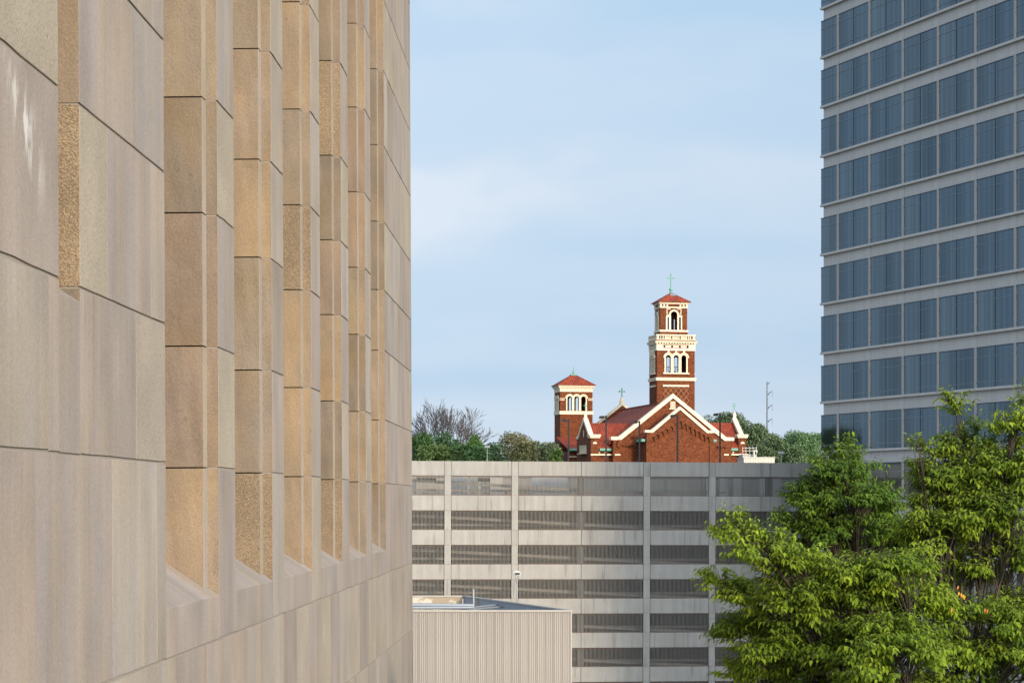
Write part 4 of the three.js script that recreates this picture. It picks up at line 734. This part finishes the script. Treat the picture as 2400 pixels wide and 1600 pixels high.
{
  const d = 22.5;
  const front = nearTree('bright green leafy tree nearest the camera at the lower right with a few orange leaves', V(P(2210, 0, d).x, groundY(0, -d), -d), [
    lobe(1735, 1262, d - 0.6, 52), lobe(1800, 1300, d - 0.7, 72), lobe(1875, 1345, d - 0.6, 74), lobe(1725, 1225, d - 0.5, 26),
    lobe(1690, 1372, d, 40, { sx: 1.5 }), lobe(1765, 1410, d, 66), lobe(1850, 1430, d - 0.4, 86), lobe(1770, 1500, d + 0.4, 80), lobe(1870, 1540, d, 110), lobe(1790, 1600, d + 0.5, 90), lobe(1960, 1420, d - 0.5, 95), lobe(2020, 1370, d - 0.7, 75),
    lobe(2060, 1450, d - 0.6, 105), lobe(2110, 1350, d - 0.9, 78), lobe(2000, 1560, d - 0.6, 110), lobe(2110, 1540, d - 1.1, 105), lobe(2150, 1440, d - 0.4, 90),
    lobe(2200, 1270, d + 0.3, 95), lobe(2235, 1165, d + 0.4, 85), lobe(2300, 1120, d + 0.5, 85), lobe(2270, 1060, d + 0.5, 62), lobe(2155, 1060, d + 0.3, 30, { sy: 1.5 }), lobe(2165, 1110, d + 0.4, 28), lobe(2195, 1130, d + 0.4, 52), lobe(2215, 1080, d + 0.5, 45), lobe(2185, 1200, d + 0.4, 60), lobe(2255, 975, d + 0.5, 28), lobe(2240, 950, d + 0.5, 20), lobe(2310, 1010, d + 0.5, 32),
    lobe(2375, 1010, d + 0.2, 55), lobe(2400, 950, d + 0.2, 44), lobe(2365, 1110, d + 0.3, 75), lobe(2385, 1210, d, 90), lobe(2310, 1240, d + 0.2, 90), lobe(2260, 1350, d + 0.6, 80), lobe(2370, 1330, d + 0.2, 90), lobe(2390, 1450, d, 85), lobe(2310, 1480, d - 0.4, 85), lobe(2250, 1560, d - 0.2, 90), lobe(2370, 1570, d - 0.5, 100), lobe(2180, 1640, d - 0.5, 110), lobe(2060, 1660, d - 0.4, 100), lobe(1920, 1660, d, 100), lobe(2320, 1680, d - 0.3, 110), lobe(2470, 1300, d, 95), lobe(2480, 1480, d, 100), lobe(2470, 1120, d, 80),
  ], 301, [[0.062, 0.142, 0.007], [0.335, 0.435, 0.024]], 1500);
  // the few leaves that have turned
  const og = leafShape(1, 0.42, 0.3), om = [new THREE.MeshPhysicalMaterial({ roughness: 0.6, transmission: 0.3, thickness: 0 }), new THREE.MeshPhysicalMaterial({ roughness: 0.6, transmission: 0.3, thickness: 0 })]; om[0].color.setRGB(0.75, 0.36, 0.02); om[1].color.setRGB(0.62, 0.20, 0.03);
  const R = rng(8);
  for (const [px, py, k] of [[2247, 1372, 1], [2249, 1386, 0], [2254, 1389, 0], [2258, 1392, 0], [2262, 1395, 0], [2310, 1425, 1], [2315, 1427, 1], [2232, 1425, 1]]) { const o = new THREE.Mesh(og, om[k]); o.name = 'orange_leaf'; o.castShadow = true; o.applyMatrix4(leafMatrix(P(px, py, d - 1.55).sub(front.position), V((R() - 0.5) * 0.5, -1, 0.3 * R()), V(0.2, 0.2, 1), 0.05)); o.userData.label = 'leaf turned orange'; front.add(o); }
  const e = 27.5;
  nearTree('darker green tree standing behind the bright one, its pointed top before the garage parapet', V(P(2010, 0, e).x, groundY(0, -e), -e), [
    lobe(1978, 1075, e, 40, { sy: 1.3 }), lobe(1940, 1090, e, 30), lobe(1950, 1130, e, 72), lobe(2010, 1110, e + 0.3, 60), lobe(1925, 1190, e, 80), lobe(2000, 1190, e - 0.3, 88), lobe(2055, 1215, e + 0.3, 60), lobe(1850, 1222, e, 36, { sx: 1.7 }), lobe(1900, 1160, e, 50), lobe(2040, 1160, e + 0.2, 46), lobe(1885, 1245, e, 52), lobe(1950, 1270, e, 86), lobe(2040, 1270, e, 92), lobe(2075, 1165, e + 0.4, 22), lobe(2105, 1275, e + 0.3, 62), lobe(1990, 1350, e + 0.3, 95), lobe(2090, 1360, e + 0.3, 85), lobe(1900, 1400, e + 0.3, 85), lobe(2000, 1460, e + 0.5, 95), lobe(1880, 1500, e + 0.3, 80), lobe(2140, 1330, e + 0.5, 80),
  ], 302, [[0.05, 0.125, 0.008], [0.195, 0.31, 0.02]], 1300);
}
// far trees: crowns of many small leaf clumps on tapered trunks
function farTree(label, px, topPy, d, wpx, hpx, seed, tone, o = {}) {
  const R = rng(seed), p = P(px, topPy, d), gy = groundY(p.x, -d), H = p.y - gy, rx = wpx / 2 / F * d, ch = Math.min(hpx / F * d, H * 0.92);
  const t = thing(o.name || 'background_tree', label, 'tree', V(p.x, gy, p.z), 0, o.group || 'trees behind the garage');
  mesh('trunk', tube([V(0, 0, 0), V(0.1, H * 0.4, 0), V(0, H * 0.75, 0)], 0.3, 0.08, 7), M.barkGrey, t);
  const lobes = []; const nl = o.lobes || 34;
  for (let i = 0; i < nl; i++) { const a = R() * 6.283, h = Math.pow(R(), 0.6), rr = rx * (0.3 + 0.6 * Math.sqrt(Math.max(0, 1 - h * h * 0.8))) * Math.sqrt(R()); lobes.push([V(Math.cos(a) * rr, H - ch + ch * (0.10 + 0.78 * h), Math.sin(a) * rr), rx * (0.22 + 0.2 * R())]); }
  lobes.push([V(0, H - rx * 0.3, 0), rx * 0.3]);
  lobes.forEach(([c], i) => { if (i % 2 === 0) mesh('limb', tube([V(0, Math.max(1, H - ch * 1.0), 0), V(c.x * 0.5, lerp(H - ch, c.y, 0.6), c.z * 0.5), c], 0.12, 0.03, 5), M.barkGrey, t); });
  const list = []; const size = (o.leaf || 0.30);
  for (const [c, r] of lobes) { const n = Math.round((o.dens || 30) * r * r / (size * size)); for (let i = 0; i < n; i++) { const v = ball(R).normalize(), q = c.clone().addScaledVector(v, r * (0.45 + 0.62 * Math.pow(R(), 0.6)) * (0.85 + 0.3 * R())); q.y = lerp(q.y, c.y, 0.15); const b = 0.7 + 0.6 * R(), a = R(); list.push({ mtx: leafMatrix(q, v.clone().add(ball(R)).add(V(0, -0.2, 0)), V(0, 1, 0).add(ball(R)), size * (0.6 + 0.8 * R())), col: new THREE.Color().setRGB(tone[0] * b * (1 + 0.3 * a), tone[1] * b, tone[2] * b) }); } }
  crownOf(t, list, farLeaf, farLeafMat); return t;
}
const farLeaf = leafShape(1, 0.8, 0.25, 2);
function bareTree(label, px, topPy, d, wpx, seed) {
  const R = rng(seed), p = P(px, topPy, d), gy = groundY(p.x, -d), H = p.y - gy, t = thing('bare_tree', label, 'tree', V(p.x, gy, p.z), 0, 'trees behind the garage'), geos = [], spread = wpx / 2 / F * d;
  mesh('trunk', tube([V(0, 0, 0), V(0.2, H * 0.25, 0), V(0, H * 0.42, 0)], 0.42, 0.24, 8), M.barkGrey, t);
  const grow = (a, dir, len, r, lev) => { const b = a.clone().addScaledVector(dir, len), m = a.clone().lerp(b, 0.5).add(ball(R).multiplyScalar(len * 0.08)); geos.push(tube([a, m, b], r, r * 0.6, lev > 2 ? 3 : 5)); if (lev >= 6) return; const n = lev < 2 ? 4 : 2 + (R() < 0.75 ? 1 : 0); for (let i = 0; i < n; i++) { const nd = dir.clone().add(ball(R).multiplyScalar(0.72)).add(V(dir.x * 0.15, 0.22, 0)).normalize(); grow(i ? a.clone().lerp(b, 0.5 + 0.5 * R()) : b, nd, len * (0.62 + 0.2 * R()), Math.max(0.035, r * 0.6), lev + 1); } };
  for (let i = 0; i < 6; i++) grow(V(0, H * 0.36, 0), V((i - 2.5) / 3.2 * (spread / (H * 0.5)), 0.9, (R() - 0.5) * 0.8).normalize(), H * 0.25, 0.15, 1);
  stuff(mesh('branches', geos, M.barkGrey, t)); return t;
}
bareTree('leafless grey tree with fine upright twigs above the bushes at the far left', 1035, 972, 300, 150, 401);
[['round dark green tree against the stone wall edge', 990, 1012, 262, 76, 130, [0.098, 0.202, 0.056]],
 ['dark green tree top below the leafless tree', 1048, 1013, 268, 70, 120, [0.088, 0.185, 0.066]],
 ['yellowish green low bush at the foot of the leafless tree', 1022, 1046, 250, 84, 90, [0.160, 0.252, 0.066]],
 ['bright green tree beside the left white lamp post', 1112, 1016, 262, 60, 120, [0.133, 0.260, 0.056]],
 ['dark green bush directly behind the left white lamp post', 1118, 1044, 246, 76, 80, [0.088, 0.193, 0.056]],
 ['mid green bush left of the left white lamp post', 1078, 1042, 247, 60, 80, [0.106, 0.202, 0.056]],
 ['olive brown thin tree right of the left white lamp post', 1190, 1010, 275, 90, 120, [0.204, 0.210, 0.104]],
 ['sparse grey green tree midway to the small bell tower', 1226, 1016, 280, 60, 110, [0.177, 0.202, 0.113]],
 ['low olive tree midway between lamp post and bell tower', 1232, 1038, 255, 76, 90, [0.177, 0.193, 0.075]],
 ['grey green tree against the small bell tower', 1282, 1036, 268, 72, 100, [0.142, 0.202, 0.094]],
 ['dark green tree filling the gap right of the left white lamp post', 1156, 1036, 258, 70, 100, [0.098, 0.185, 0.075]],
 ['dull green tree behind the sparse trees left of the small bell tower', 1256, 1034, 285, 84, 110, [0.133, 0.185, 0.094]],
 ['small bright green bush at the foot of the small bell tower', 1304, 1054, 240, 26, 50, [0.124, 0.235, 0.038]],
 ['large dark green tree rising behind the right transept', 1700, 964, 360, 130, 160, [0.079, 0.143, 0.066]],
 ['dark green tree right of the right transept pinnacle', 1752, 985, 350, 100, 150, [0.079, 0.143, 0.066]],
 ['dark tree top behind the big gable slope', 1660, 972, 365, 60, 150, [0.088, 0.151, 0.075]],
 ['mid green tree at the foot of the steel power pole', 1815, 1016, 340, 76, 110, [0.098, 0.168, 0.075]],
 ['broad green tree left of the office tower', 1885, 1012, 330, 110, 120, [0.088, 0.185, 0.075]],
 ['tall green tree half hidden by the office tower', 1938, 994, 345, 60, 150, [0.088, 0.185, 0.075]],
 ['low dark green tree behind the white outbuilding', 1800, 1046, 300, 90, 90, [0.079, 0.143, 0.066]],
 ['low green tree behind the right white lamp post', 1862, 1044, 300, 90, 90, [0.088, 0.168, 0.075]],
].forEach(([label, px, py, d, w, h, tone], i) => farTree(label, px, py, d, w, h, 500 + i, tone, i === 6 || i === 7 ? { dens: 14, leaf: 0.26 } : {}));
// trees out of the picture to the left, mirrored in the lowest glass of the tower
[[-644, 952, 248], [-960, 1010, 246], [-400, 1010, 250]].forEach(([px, py, d], i) => farTree(['green tree far to the left beyond the stone building, nearest to it', 'green tree far to the left, second from the stone building', 'green tree far to the left, third from the stone building'][i], px, py, d, 150, 200, 600 + i, [0.05, 0.10, 0.03], { leaf: 0.5, dens: 16 }));
scene.traverse(o => { if (o.isMesh) { o.castShadow = true; o.receiveShadow = true; } });
renderer.render(scene, camera);
